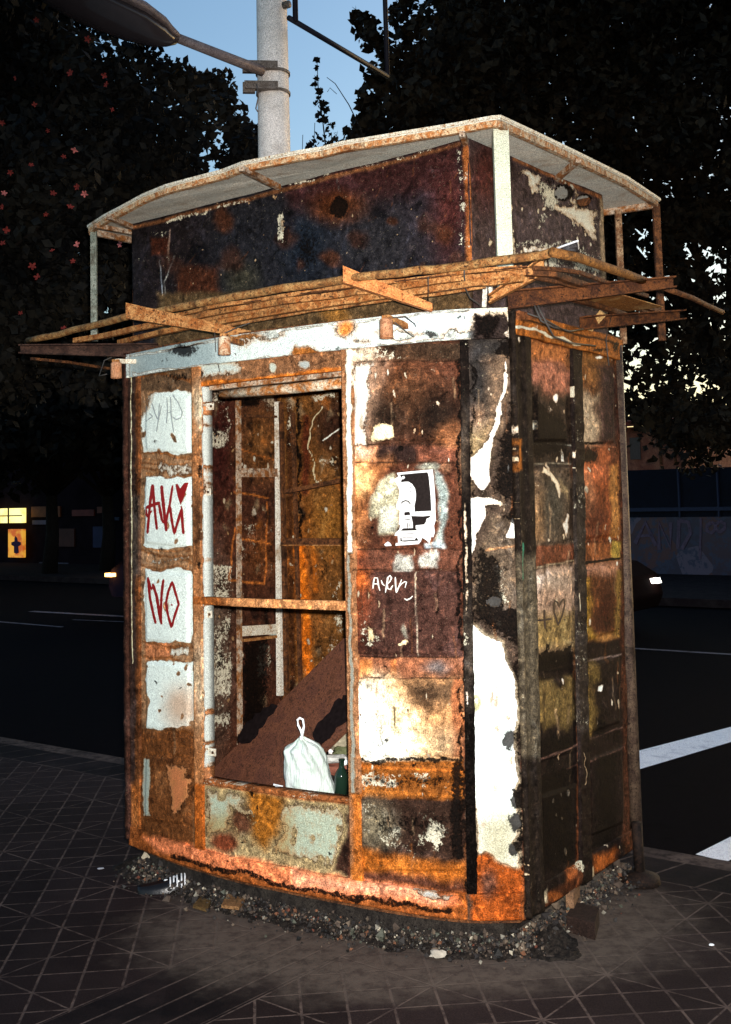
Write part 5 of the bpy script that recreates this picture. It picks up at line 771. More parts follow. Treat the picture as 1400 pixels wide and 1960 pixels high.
# ---------------------------------------------------------------- ground, road
def curb(x): return 6.40-.74*x
def ground():
    mt, N, L, B = nmat('tiled_pavement'); t = N.new('ShaderNodeTexCoord'); co = t.outputs['Object']; sp = N.new('ShaderNodeSeparateXYZ'); L.new(co, sp.inputs[0]); X, Y = sp.outputs[0], sp.outputs[1]
    nz = noise(N, L, co, 3.5, 3, .6); nf = noise(N, L, co, 160, 3, .7); nm = noise(N, L, co, 18, 6, .7); nb = noise(N, L, co, 6, 4, .65)
    th = math.radians(-5.5); node = (.182, 4.02)
    dx = M(N, L, 'SUBTRACT', X, node[0]); dy = M(N, L, 'SUBTRACT', Y, node[1])
    wob = M(N, L, 'MULTIPLY', M(N, L, 'SUBTRACT', nm, .5), .008)
    U = M(N, L, 'ADD', M(N, L, 'ADD', M(N, L, 'MULTIPLY', dx, math.cos(th)), M(N, L, 'MULTIPLY', dy, math.sin(th)*-1)), wob)
    Vv = M(N, L, 'ADD', M(N, L, 'ADD', M(N, L, 'MULTIPLY', dx, math.sin(th)), M(N, L, 'MULTIPLY', dy, math.cos(th))), wob)
    def lines(c, period, w):
        q = M(N, L, 'ADD', M(N, L, 'DIVIDE', c, period), 200.5); q = M(N, L, 'ABSOLUTE', M(N, L, 'SUBTRACT', M(N, L, 'FRACT', q), .5)); q = M(N, L, 'MULTIPLY', q, period); return mr(N, L, q, w*.4, w, 1, 0)
    g = M(N, L, 'MAXIMUM', lines(U, .15, .0065), lines(Vv, .15, .0055))
    dg = M(N, L, 'MAXIMUM', lines(M(N, L, 'ADD', U, Vv), .6, .0075), lines(M(N, L, 'SUBTRACT', U, Vv), .6, .0075)); g = M(N, L, 'MAXIMUM', g, dg)
    # diagonal dark strips
    W_ = M(N, L, 'ADD', M(N, L, 'MULTIPLY', X, .77), M(N, L, 'MULTIPLY', Y, -.64)); w0 = -3.27
    band = M(N, L, 'MULTIPLY', mr(N, L, W_, w0, w0+.006), mr(N, L, W_, w0+.43, w0+.436, 1, 0))
    lb = M(N, L, 'MAXIMUM', lines(M(N, L, 'SUBTRACT', W_, w0), .1075, .006), M(N, L, 'MULTIPLY', lines(M(N, L, 'SUBTRACT', U, Vv), .6, .006), .6))
    g = M(N, L, 'ADD', M(N, L, 'MULTIPLY', g, M(N, L, 'SUBTRACT', 1, band)), M(N, L, 'MULTIPLY', lb, band))
    # strip of dark slabs along the kerb
    Cq = M(N, L, 'SUBTRACT', M(N, L, 'ADD', Y, M(N, L, 'MULTIPLY', X, .74)), 6.40); kb = mr(N, L, Cq, -.52, -.50)
    P_ = M(N, L, 'ADD', M(N, L, 'MULTIPLY', X, .61), M(N, L, 'MULTIPLY', Y, -.79))
    lk = M(N, L, 'MAXIMUM', lines(P_, .22, .008), M(N, L, 'MAXIMUM', mr(N, L, M(N, L, 'ABSOLUTE', M(N, L, 'ADD', Cq, .51)), .006, .014, 1, 0), mr(N, L, Cq, -.17, -.15)))
    g = M(N, L, 'ADD', M(N, L, 'MULTIPLY', g, M(N, L, 'SUBTRACT', 1, kb)), M(N, L, 'MULTIPLY', lk, kb))
    g = M(N, L, 'MULTIPLY', g, M(N, L, 'MULTIPLY', mr(N, L, nm, .34, .58, .15, 1), mr(N, L, nz, .35, .6, .45, 1)))
    wn = N.new('ShaderNodeTexWhiteNoise'); wn.noise_dimensions = '2D'; cb = N.new('ShaderNodeCombineXYZ'); L.new(M(N, L, 'FLOOR', M(N, L, 'ADD', M(N, L, 'DIVIDE', U, .6), 200.5)), cb.inputs[0]); L.new(M(N, L, 'FLOOR', M(N, L, 'ADD', M(N, L, 'DIVIDE', Vv, .6), 200.5)), cb.inputs[1]); L.new(cb.outputs[0], wn.inputs['Vector'])
    dark = M(N, L, 'MAXIMUM', band, kb)
    c = mix(N, L, dark, (.015, .0095, .009), (.006, .0045, .005)); c = mix(N, L, mr(N, L, nb, .35, .7, 0, .55), c, (.023, .015, .014)); c = mix(N, L, 1.0, c, mr(N, L, nf, .3, .7, .5, 1.5, False), 'MULTIPLY'); c = mix(N, L, 1.0, c, mr(N, L, wn.outputs['Value'], 0, 1, .65, 1.3, False), 'MULTIPLY')
    c = mix(N, L, M(N, L, 'MULTIPLY', g, .62), c, (.15, .105, .085))
    # pale ash and dust lying around the kiosk foot
    dxk = M(N, L, 'SUBTRACT', X, .15); dyk = M(N, L, 'SUBTRACT', Y, 4.62); rr_ = M(N, L, 'SQRT', M(N, L, 'ADD', M(N, L, 'POWER', M(N, L, 'MULTIPLY', dxk, .95), 2), M(N, L, 'POWER', M(N, L, 'MULTIPLY', dyk, 1.45), 2)))
    du = mr(N, L, M(N, L, 'ADD', rr_, M(N, L, 'MULTIPLY', M(N, L, 'SUBTRACT', nb, .5), .55)), .80, 1.18, 1, 0)
    c = mix(N, L, M(N, L, 'MULTIPLY', du, mr(N, L, nm, .3, .6, .35, .9)), c, (.095, .072, .056))
    L.new(c, B.inputs['Base Color']); B.inputs['Roughness'].default_value = .9; B.inputs['Specular IOR Level'].default_value = .06
    bump(N, L, B, M(N, L, 'SUBTRACT', M(N, L, 'ADD', nf, nm), M(N, L, 'MULTIPLY', g, 1.2)), .35, .006)
    xs = [-40, 12]; V = [(-40, -25, 0), (12, -25, 0), (12, curb(12), 0), (-40, curb(-40), 0)]
    o = mesh('pavement', V+[(x, y, -.14) for x, y, z in V], [(0, 1, 2, 3), (7, 6, 5, 4), (0, 4, 5, 1), (1, 5, 6, 2), (2, 6, 7, 3), (3, 7, 4, 0)], mt); tag(o, kind='structure')
ground()
kd = np.array([1, -.74])/math.hypot(1, .74); kn = np.array([kd[1]*-1, kd[0]]); K0 = np.array([0, curb(0)])
def rp2(a, b, z): p = K0+kd*a+kn*b; return (p[0], p[1], z)
ASP = rust_material('asphalt', (.007, .006, .008), (.012, .010, .013), (.0035, .0035, .005), 60, 1, 0, .02)
o = mesh('road', [rp2(-90, -.2, -.13), rp2(90, -.2, -.13), rp2(90, 60, -.13), rp2(-90, 60, -.13)], [(0, 1, 2, 3)], ASP); tag(o, kind='structure')
WL = rust_material('worn_white_road_paint', (.92, .93, .95), (.88, .90, .93), (.62, .62, .66), 9, .8)
def flat(name, poly, z, mat): o = mesh(name, [(x, y, z) for x, y in poly], [tuple(range(len(poly)))], mat); tag(o, kind='structure'); return o
def zz(x, y): return unz(x, y, -.126)[:2]
p1, p2, p3, p4 = zz(1222, 1437), zz(1400, 1391), zz(1400, 1420), zz(1222, 1473); e_ = (p2-p1)
flat('road_marking', [p1-e_*1.2, p2+e_*2, p3+(p3-p4)*2, p4-(p3-p4)*1.2], -.126, WL)
p1, p2, p3 = zz(1346, 1628), zz(1400, 1601), zz(1400, 1645); flat('road_marking', [p1-(p2-p1)*.25, p2+(p2-p1)*2.5, p3+(p2-p1)*2.2, p3-(p2-p1)*.15], -.126, WL)
for (x0, y0, x1, y1, w_) in ((1150, 1237, 1460, 1256, .085), (-60, 1185, 120, 1200, .07), (60, 1170, 262, 1181, .14), (140, 1186, 262, 1191, .05), (1240, 1146, 1480, 1157, .09)):
    a = zz(x0, y0); b = zz(x1, y1); t_ = (b-a)/np.linalg.norm(b-a); n_ = np.array([-t_[1], t_[0]])*w_/2; flat('road_marking', [a-n_, b-n_, b+n_, a+n_], -.126, rust_material('dim_lane_paint', (.20, .17, .18), (.28, .24, .25), (.09, .07, .07), 6, .9, 0, .05))
RW = 11.75
o = MB().hexa([rp2(-90, RW, -.12), rp2(90, RW, -.12), rp2(90, 70, -.12), rp2(-90, 70, -.12), rp2(-90, RW, .0), rp2(90, RW, .0), rp2(90, 70, .0), rp2(-90, 70, .0)]).build('far_pavement', rust_material('far_paving', (.035, .026, .028), (.05, .04, .04), (.02, .016, .016), 5, 1, 0, .03)); tag(o, kind='structure')
flat('ground', [(-500, -300), (500, -300), (500, 600), (-500, 600)], -.2, rust_material('earth', (.02, .018, .016), (.03, .025, .02), (.012, .01, .01), 2))
# ---------------------------------------------------------------- rubble round the foot
def rubble():
    V = []; Fc = []; ci = []; cols = [(.03, .026, .023), (.06, .043, .032), (.11, .08, .055), (.018, .015, .014), (.14, .06, .03), (.20, .18, .14), (.06, .062, .045), (.010, .009, .008), (.38, .33, .24), (.11, .035, .02)]
    wts = [.25, .17, .10, .17, .04, .05, .06, .15, .015, .010]; Q = FRONT.s[-1]
    ico = [(0, 0, 1), (0, 0, -1), (1, 0, 0), (-1, 0, 0), (0, 1, 0), (0, -1, 0)]; tf = [(0, 2, 4), (0, 4, 3), (0, 3, 5), (0, 5, 2), (1, 4, 2), (1, 3, 4), (1, 5, 3), (1, 2, 5)]
    for i in range(7500):
        if random.random() < .74: a = random.uniform(.02, Q+.01); d = abs(random.gauss(0, .065))-.06; p = FRONT.pos(a, 0, d)
        else: a = random.uniform(-.05, SIDE.s[-1]*.9); d = abs(random.gauss(0, .06))-.05; p = SIDE.pos(a, 0, d)
        d_ = max(0, d); h = max(0, .06-.45*d_)*random.random(); r = random.choice([.002, .003, .004, .005, .007, .011])*random.uniform(.6, 1.25)
        if random.random() < .008: r = random.uniform(.014, .026)
        n0 = len(V); Rm = Matrix.Rotation(random.uniform(0, 6), 3, Vector((random.gauss(0, 1), random.gauss(0, 1), random.gauss(0, 1)+.01)))
        for q in ico: V.append(Vector((p[0], p[1], h+r*.4))+Rm @ (Vector(q)*r*random.uniform(.55, 1.2)))
        Fc += [tuple(n0+k for k in t) for t in tf]; c = random.choices(range(len(cols)), wts)[0]; ci += [c]*8
    o = mesh('rubble', V, Fc, None); 
    for k, c in enumerate(cols): o.data.materials.append(plain('rubble_%s' % 'abcdefghij'[k], c, .55 if k in (6, 7, 8) else .85, .4, 90))
    o.data.polygons.foreach_set('material_index', ci); tag(o, 'dark ash, broken glass and gravel heaped round the kiosk foot', 'rubble', kind='stuff')
    # soil heap
    nu, nv = 420, 60; V = []
    for j in range(nv):
        for i in range(nu):
            a = -.15+(Q+.35)*i/(nu-1); d = -.12+.36*j/(nv-1); p = FRONT.pos(a, 0, d); h = .062*sst(np.array((.15-d)/.36))-.006+(float(vn(np.array(p[0]*28), np.array(p[1]*28), 2))-.5)*.05*float(sst(np.array((.15-d)/.2)))+(float(vn(np.array(p[0]*85), np.array(p[1]*85), 6))-.5)*.016*float(sst(np.array((.15-d)/.2)))
            V.append((p[0], p[1], float(h)*min(1, max(0, i/12), max(0, (nu-1-i)/12))-.002))
    o = mesh('ash_heap', V, [(j*nu+i, j*nu+i+1, (j+1)*nu+i+1, (j+1)*nu+i) for j in range(nv-1) for i in range(nu-1)], rust_material('ash', (.020, .016, .014), (.05, .042, .035), (.007, .006, .006), 45, .95), None, True); tag(o, 'dark grey ash and dirt heap along the curved kiosk front', 'ash', kind='stuff')
rubble()
# ---------------------------------------------------------------- debris on the pavement
def on0(x, y, z=0): return Vector(unz(x, y, z))
sh = MB(); c = on0(318, 1704)-Vector((0, 0, .022)); ax = (on0(372, 1703)-on0(264, 1712)); ln = ax.length; ax.normalize(); sd_ = Vector((-ax.y, ax.x, 0)); V = []; nn = 14; kk = 10
for i in range(nn+1):
    t = i/nn; w_ = .045*math.sin(math.pi*min(1, .12+t*.86))**.5*(.85+.3*t); h = .035+.05*t**1.5
    for k in range(kk+1): a = math.pi*k/kk; V.append(c+ax*(t-.5)*ln+sd_*math.cos(a)*w_*(1 if k not in (0, kk) else 1.05)+Vector((0, 0, .016+h*math.sin(a)**.7*(1-.25*(k == kk//2)))))
sh.add(V, [(i*(kk+1)+k, i*(kk+1)+k+1, (i+1)*(kk+1)+k+1, (i+1)*(kk+1)+k) for i in range(nn) for k in range(kk)]+[tuple(range(kk+1))[::-1], tuple(nn*(kk+1)+k for k in range(kk+1))])
shoe = sh.build('shoe', plain('black_shoe_leather', (.006, .006, .007), .28, .2, 40), None, True); tag(shoe, 'black trainer with white trim lying in the ash at the left foot of the kiosk', 'shoe')
so_ = MB(); V = []
for i in range(nn+1):
    t = i/nn; w_ = .05*math.sin(math.pi*min(1, .12+t*.86))**.5*(.85+.3*t)
    for sg in (-1, 1):
        for z in (.004, .018): V.append(c+ax*(t-.5)*(ln*1.02)+sd_*sg*w_+Vector((0, 0, z)))
so_.add(V, [q for i in range(nn) for q in ((i*4, i*4+1, i*4+5, i*4+4), (i*4+3, i*4+2, i*4+6, i*4+7), (i*4+1, i*4+3, i*4+7, i*4+5), (i*4+2, i*4, i*4+4, i*4+6))]+[(0, 2, 3, 1), (nn*4, nn*4+1, nn*4+3, nn*4+2)]); so_.build('sole', plain('grey_rubber_sole', (.10, .10, .10), .5, .3, 50), shoe)
st_ = MB()
for j, t in enumerate((.58, .64, .70, .78, .84)):
    st_.tube([c+ax*(t-.5)*ln+sd_*math.cos(a)*.050+Vector((0, 0, .017+(.036+.05*t**1.5)*math.sin(a)**.7)) for a in (2.9, 2.5, 2.1, 1.7)], .0035, 6)
st_.build('side_stripes', plain('white_stripe', (.62, .62, .62), .5), shoe)
st_ = MB(); st_.tube([c+ax*(-.02)*ln+Vector((0, 0, .06)), c+ax*(.1)*ln+sd_*.03+Vector((0, 0, .055)), c+ax*.02*ln+sd_*.05+Vector((0, 0, .03))], .007, 6); st_.tube([c+ax*(.15)*ln+Vector((0, 0, .075)), c+ax*.24*ln+sd_*-.03+Vector((0, 0, .06))], .007, 6); st_.build('tongue_trim', plain('white_trim', (.7, .7, .68), .5), shoe, True)
def slab(name, pts, z, th, col, label, cat):
    b_ = [on0(x, y, z) for x, y in pts]; n_ = len(b_); t_ = [p+Vector((0, 0, th)) for p in b_]
    o = mesh(name, b_+t_, [tuple(range(n_-1, -1, -1)), tuple(range(n_, 2*n_))]+[(i, (i+1) % n_, n_+(i+1) % n_, n_+i) for i in range(n_)], rust_material(name+'_mat', col, tuple(v*1.4 for v in col), tuple(v*.5 for v in col), 30, .85)); return tag(o, label, cat)
slab('cardboard_scrap', [(424, 1738), (458, 1742), (480, 1712), (442, 1706)], .03, .012, (.20, .12, .06), 'tan torn cardboard scrap propped against the ash below the curved front', 'cardboard')
slab('wood_offcut', [(370, 1738), (398, 1746), (404, 1730), (384, 1722)], .006, .012, (.12, .08, .035), 'small brown wood offcut beside the tan cardboard scrap', 'wood offcut')
b = slab('burnt_box', [(1086, 1784), (1140, 1800), (1148, 1768), (1100, 1756)], 0, .06, (.034, .022, .018), 'black charred box standing on the pavement by the right-hand side', 'box')
slab('broken_brick', [(1085, 1768), (1100, 1770), (1112, 1744), (1098, 1738)], .0, .12, (.17, .11, .07), 'tan broken brick leaning on the charred box', 'brick')
slab('yellow_chip', [(1008, 1798), (1040, 1794), (1038, 1787), (1012, 1789)], .005, .012, (.34, .24, .12), 'small yellowish plaster chip on the pavement by the kiosk corner', 'plaster chip')
V, Fc = blob_mesh(on0(838, 1826, .02), .022, (1.3, .8, .7), 5); tag(mesh('pale_stone', V, Fc, plain('pale_stone_mat', (.34, .30, .24), .8, .3, 60)), 'pale rounded stone at the edge of the rubble under the corner', 'stone')
V, Fc = blob_mesh(on0(1362, 1808, .004), .008, (1.2, 1, .4), 6); tag(mesh('white_litter', V, Fc, plain('white_litter_mat', (.8, .8, .8), .6)), 'tiny white litter fleck on the dark tiles at far right', 'litter')
V, Fc = blob_mesh(on0(193, 1662, .004), .011, (1.5, 1, .3), 7); tag(mesh('grey_litter', V, Fc, plain('grey_litter_mat', (.3, .3, .32), .6)), 'grey litter fleck on the tiles left of the kiosk', 'litter')
# ---------------------------------------------------------------- street lamp pole
def lamp_post():
    d = 6.55; b = at(531, 600, d); t = empty('street_lamp', (b[0], b[1], 0), 'galvanised grey street lamp post behind the kiosk with a long lamp arm', 'street lamp')
    GAL = rust_material('galvanised_steel', (.66, .63, .60), (.74, .70, .67), (.52, .48, .45), 5, .5, .1); m = MB(); m.tube([(b[0], b[1], 0), (b[0], b[1], 2.5), (b[0], b[1], 5.2), (b[0], b[1], 7.5)], [.115, .098, .086, .075], 32); m.build('pole', GAL, t, True)
    m = MB(); m.tube([(b[0], b[1], 0), (b[0], b[1], .03)], .19, 20); m.build('base_plate', GAL, t)
    DM = rust_material('dark_clamp_steel', (.16, .13, .11), (.22, .19, .17), (.07, .055, .045), 30, .5, .3)
    za = at(530, 128, d)[2]; zc = at(530, 168, d)[2]; z0 = at(530, 2, d)[2]
    for z_ in (za, zc):
        m = MB(); r_ = .092
        for k in range(24): 
            a0, a1 = 2*math.pi*k/24, 2*math.pi*(k+1)/24; m.hexa([(b[0]+rr_*math.cos(a), b[1]+rr_*math.sin(a), z_+h) for h in (-.008, .008) for a, rr_ in ((a0, r_), (a1, r_), (a1, r_+.008), (a0, r_+.008))])
        m.box((b[0]-.06, b[1]-.105, z_+.012), .19, .05, .045, .12); m.box((b[0]-.13, b[1]-.11, z_), .07, .03, .06, .12); m.build('clamp', DM, t)
    ae = Vector((b[0]-.05, b[1]-.13, za-.03)); h0 = Vector(at(338, 72, 6.15)); m = MB(); m.tube([ae, ae.lerp(h0, .5), h0], [.030, .028, .026], 14); m.build('lamp_arm', rust_material('lamp_arm_grey', (.22, .18, .18), (.28, .24, .24), (.12, .10, .10), 12, .5, .2), t, True)
    # cobra head: lofted
    tip = Vector(at(60, -45, 5.6)); ax = (tip-h0); L_ = ax.length; ax.normalize(); s_ = ax.cross(Vector((0, 0, 1))).normalized(); up = s_.cross(ax).normalized(); secs = [(0, .035, .03, .03), (.06, .05, .055, .06), (.14, .10, .07, .085), (.32, .16, .085, .10), (.6, .18, .085, .10), (.85, .15, .06, .07), (.97, .09, .035, .04), (1, .03, .01, .012)]
    def loft(f, name, mat, par):
        V = []; nn = 18
        for t_, w_, u_, l_ in secs:
            for k in range(nn): a = 2*math.pi*k/nn; V.append(f(h0+ax*t_*L_, w_, u_, l_, a))
        return mesh(name, V, [(i*nn+k, i*nn+(k+1) % nn, (i+1)*nn+(k+1) % nn, (i+1)*nn+k) for i in range(len(secs)-1) for k in range(nn)]+[tuple(range(nn-1, -1, -1)), tuple((len(secs)-1)*nn+k for k in range(nn))], mat, par, True)
    hd = loft(lambda p, w_, u_, l_, a: p+s_*math.cos(a)*w_+up*max(0, math.sin(a))*u_+up*min(0, math.sin(a))*.012, 'lamp_head', rust_material('lamp_head_grey', (.17, .14, .14), (.22, .18, .18), (.10, .08, .08), 8, .5), t)
    loft(lambda p, w_, u_, l_, a: p+s_*math.cos(a)*w_*.86-up*.010+up*min(0, math.sin(a))*l_, 'lamp_glass', plain('dark_lamp_glass', (.030, .024, .026), .15, .2, 10), hd)
    # thin black frame hung from the pole
    FR = plain('black_tube_frame', (.006, .006, .012), .6); z1 = at(556, 35, 6.5)[2]; m = MB(); q0 = at(553, 34, 6.5); q1 = unz(742, 146, q0[2]); m.tube([q0, q1], .016, 8); v0 = at(566, 40, 6.52); m.tube([v0, v0+np.array([-.0, 0, 1.5])], .016, 8)
    m.tube([q1, q1+np.array([-.01, 0, 1.9])], .016, 8); m.tube([v0+np.array([0, 0, 1.5]), q1+np.array([0, 0, 1.5])], .016, 8); m.build('banner_frame', FR, t, True)
    m = MB(); m.tube([(b[0]+.075, b[1]-.08, z0), (b[0]+.11, b[1]-.1, z0)], .022, 10); m.build('bolt', DM, t, True)
    m = MB(); m.tube([at(492, 160, 6.4), at(495, 185, 6.38), at(490, 208, 6.4), at(494, 214, 6.4)], .004, 6); m.build('cable', DM, t, True)
lamp_post()

# ---------------------------------------------------------------- trees
def inpoly(pts):
    P = pts; xs = [p[0] for p in P]; ys = [p[1] for p in P]
    while True:
        x = random.uniform(min(xs), max(xs)); y = random.uniform(min(ys), max(ys)); c = False
        for i in range(len(P)):
            a, b = P[i], P[(i+1) % len(P)]
            if (a[1] > y) != (b[1] > y) and x < (b[0]-a[0])*(y-a[1])/(b[1]-a[1])+a[0]: c = not c
        if c: return x, y
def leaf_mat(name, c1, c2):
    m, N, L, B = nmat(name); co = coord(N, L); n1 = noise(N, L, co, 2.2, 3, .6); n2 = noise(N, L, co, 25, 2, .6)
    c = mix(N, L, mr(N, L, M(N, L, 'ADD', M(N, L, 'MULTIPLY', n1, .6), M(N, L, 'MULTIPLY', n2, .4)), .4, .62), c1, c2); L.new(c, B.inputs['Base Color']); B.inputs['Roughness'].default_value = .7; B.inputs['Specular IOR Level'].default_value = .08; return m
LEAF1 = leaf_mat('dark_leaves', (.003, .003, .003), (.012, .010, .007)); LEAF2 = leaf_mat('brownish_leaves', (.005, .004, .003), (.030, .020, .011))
BARK = rust_material('bark', (.014, .010, .008), (.025, .018, .014), (.006, .005, .004), 20, .9)
def leaves(centers, per, size, spread, mat, name, parent, keep=None, shape='leaf'):
    C = np.repeat(np.array([c[:3] for c in centers]), per, 0); R = np.repeat(np.array([c[3] for c in centers]), per)
    n = len(C); g = RNG.normal(size=(n, 3)); g /= np.linalg.norm(g, axis=1)[:, None]; P = C+g*(R*RNG.rand(n)**.45)[:, None]*spread
    if keep is not None: k = keep(P); P = P[k]; n = len(P)
    a = RNG.normal(size=(n, 3)); a /= np.linalg.norm(a, axis=1)[:, None]; b = np.cross(a, RNG.normal(size=(n, 3))); b /= np.linalg.norm(b, axis=1)[:, None]
    sz = (size*(.6+.8*RNG.rand(n)))[:, None]; a = a*sz; b = b*sz*.62; c = np.cross(a, b); c /= np.linalg.norm(c, axis=1)[:, None]
    V = np.stack([P-a, P-a*.1-b+c*sz*.12, P+a, P-a*.1+b+c*sz*.12], 1).reshape(-1, 3); idx = np.arange(n*4)
    me = bpy.data.meshes.new(name); me.vertices.add(len(V)); me.vertices.foreach_set('co', V.astype(np.float32).ravel()); me.loops.add(n*4); me.loops.foreach_set('vertex_index', idx.astype(np.int32)); me.polygons.add(n)
    me.polygons.foreach_set('loop_start', (np.arange(n)*4).astype(np.int32)); me.polygons.foreach_set('loop_total', np.full(n, 4, np.int32)); me.update(calc_edges=True)
    return link(name, me, mat, parent)
def tree(name, label, base, tips, r0, group=None, z0=0.):
    t = empty(name, (base[0], base[1], z0), label, 'tree', group); b = Vector((base[0], base[1], z0)); m = MB(); ctr = sum((Vector(q[:3]) for q in tips), Vector())/len(tips)
    fk = b.lerp(Vector((ctr.x, ctr.y, ctr.z)), .42); fk.x = b.x+(fk.x-b.x)*.5; fk.y = b.y+(fk.y-b.y)*.5
    m.tube([b, b.lerp(fk, .5)+Vector((.05, 0, 0)), fk], [r0, r0*.8, r0*.66], 12)
    for q in tips[:26]:
        q = Vector(q[:3]); md_ = fk.lerp(q, .5)+Vector((random.gauss(0, .2), random.gauss(0, .2), random.uniform(-.1, .5))); m.tube([fk-Vector((0, 0, .05)), md_, q], [r0*.28, r0*.13, r0*.04], 7)
    m.build('trunk', BARK, t, True); return t
# left tree: stands on the pavement left of the frame, its crown hangs over the kerb
LP = [(-230, -160), (150, -160), (175, 0), (215, 45), (262, 96), (300, 128), (340, 150), (378, 168), (418, 172), (430, 210), (448, 245), (474, 268), (480, 292), (455, 318), (420, 345), (400, 430), (330, 560), (250, 640), (240, 720), (-230, 760)]
cs = []
for i in range(330): x, y = inpoly(LP); x -= 48*(x > 60); y += 34*(y < 420); cs.append((*at(x, y, random.uniform(8.2, 11.5)), random.uniform(.25, .5)))
for x, y in ((262, 100), (300, 130), (345, 150), (385, 168), (420, 165), (418, 180), (436, 215), (455, 248), (482, 270), (478, 292), (460, 312), (380, 185), (330, 160), (205, 40), (150, 10), (470, 285), (440, 300)): cs.append((*at(x, y, random.uniform(8.8, 9.6)), .13))
tb = (-4.9, 8.9); T1 = tree('flowering_tree', 'dark leafy tree with star-shaped red flowers at upper left', tb, cs, .24)
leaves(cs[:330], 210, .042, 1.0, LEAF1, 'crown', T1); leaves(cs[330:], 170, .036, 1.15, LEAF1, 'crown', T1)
FLW = plain('pink_red_petals', (.17, .020, .014), .8, .6, 40); FLC = plain('pale_pink_petal', (.50, .14, .12), .8, .4, 60)
def flower(p, r, mat, par):
    Rm = Matrix.Rotation(random.uniform(-.9, .9), 3, 'X') @ Matrix.Rotation(random.uniform(-.9, .9), 3, 'Z') @ Matrix.Rotation(random.uniform(0, 6), 3, 'Y'); V = [Vector(p)+Rm @ Vector((0, .25*r, 0))]; n_ = random.choice((4, 5, 5, 5))
    for k in range(n_*4):
        a = math.pi*2*k/(n_*4); q = (.42, .86, 1.0, .84)[k % 4]*random.uniform(.85, 1.1); V.append(Vector(p)+Rm @ Vector((math.cos(a)*r*q, -.15*r*(q > .5)+random.uniform(-.1, .1)*r, math.sin(a)*r*q)))
    Fc = [(0, (k+1) % (n_*4)+1, k+1) for k in range(n_*4)]; o = mesh('flower', V, Fc, mat, par); md = o.modifiers.new('thickness', 'SOLIDIFY'); md.thickness = .003
for x, y, r, c_ in ((143, 287, 9, 1), (122, 300, 7, 0), (162, 371, 9, 1), (148, 358, 9, 0), (8, 370, 8, 1), (5, 396, 8, 0), (12, 440, 10, 0), (5, 466, 9, 0), (148, 468, 9, 1), (230, 468, 9, 1), (102, 370, 9, 0), (88, 410, 7, 0), (135, 396, 10, 0), (140, 500, 8, 0), (135, 140, 10, 0), (200, 145, 9, 0), (204, 162, 8, 0), (4, 235, 8, 0), (70, 38, 8, 0), (168, 75, 9, 0), (62, 510, 11, 0), (72, 530, 10, 0), (122, 628, 8, 0), (20, 330, 8, 0), (60, 316, 7, 0), (66, 200, 7, 0), (30, 150, 7, 0), (180, 520, 6, 0), (40, 600, 7, 0), (92, 250, 6, 0), (100, 480, 7, 0), (215, 210, 6, 0)):
    flower(at(x, y, 7.75), r*7.75/2200*.8, FLC if c_ else FLW, T1)
# far pavement trees left
def fartree(px, d, top, w, label, h0=0.):
    b = at(px, 1050, d); zt_ = at(px, top, d)[2]; cs = []
    for i in range(46):
        a = random.uniform(0, 6.28); rr_ = w*random.random()**.5; z = random.uniform(max(2.6, .3*zt_), zt_-.5); k = 1-abs(z/zt_-.6)**2*1.2; cs.append((b[0]+math.cos(a)*rr_*k, b[1]+math.sin(a)*rr_*k, z, random.uniform(.5, 1.0)))
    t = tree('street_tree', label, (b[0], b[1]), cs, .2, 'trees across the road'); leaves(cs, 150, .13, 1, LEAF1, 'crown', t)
fartree(95, 27.5, 560, 2.6, 'dark tree across the road behind the shop sign at far left'); fartree(205, 28, 600, 2.4, 'dark tree across the road just left of the kiosk'); fartree(-120, 26, 520, 2.6, 'dark tree across the road at the left picture edge')
fartree(330, 30, 300, 3.0, 'tall dark tree across the road hidden behind the kiosk roof')
# right plane tree
RP = [(800, -200), (782, 20), (752, 110), (728, 150), (712, 178), (706, 205), (722, 240), (712, 285), (880, 500), (1180, 640), (1190, 770), (1560, 860), (1560, -200)]
cs = []
for i in range(560):
    x, y = inpoly(RP); rr_ = random.uniform(.45, .85)
    if x < 860: x += 34
    if (x > 1150 and y > 300) or random.random() > (.75 if x > 980 and y > 240 else 1): continue
    cs.append((*at(x, y, random.uniform(14.5, 19.5)), rr_))
for i in range(26): cs.append((*at(random.uniform(1290, 1480), random.uniform(790, 880), random.uniform(16, 19)), .42))
n0 = len(cs)
for x, y in ((690, 40), (705, 52), (718, 76), (710, 80), (760, 30), (778, 5), (785, 60), (750, 112), (742, 140), (720, 150), (735, 165), (700, 188), (708, 205), (715, 222), (698, 235), (680, 262), (672, 285), (705, 255), (720, 250), (800, 40)): cs.append((*at(x, y, random.uniform(14.5, 15.5)), .14))
def keep(P):
    x, y = proj(P); g = fbm(P[:, 0]*100+P[:, 1]*37, P[:, 2]*100, 42, 3, 77); g2 = fbm(P[:, 0]*100+P[:, 1]*37, P[:, 2]*100, 15, 2, 12); den = np.interp(P[:, 2], [2.5, 4.6, 6.0, 9], [.50, .44, .30, .12])*np.interp(P[:, 0], [1.5, 4.5], [.5, 1.0]); return (.6*g+.4*g2) > den+.04
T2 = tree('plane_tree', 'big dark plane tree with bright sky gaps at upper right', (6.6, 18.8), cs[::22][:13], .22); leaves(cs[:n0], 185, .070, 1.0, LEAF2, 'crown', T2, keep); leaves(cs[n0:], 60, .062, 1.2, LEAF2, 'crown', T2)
lw = []
for i in range(620):
    x = random.uniform(1140, 1560); y = random.uniform(290, 825+max(0, x-1250)*.2)
    if random.random() < np.interp(y, [300, 430, 560, 700, 825], [1, .80, .60, .55, .8]): lw.append((*at(x, y, random.uniform(16, 18.5)), random.uniform(.18, .38)))
leaves(lw, 30, .078, 1.0, LEAF2, 'crown', T2)
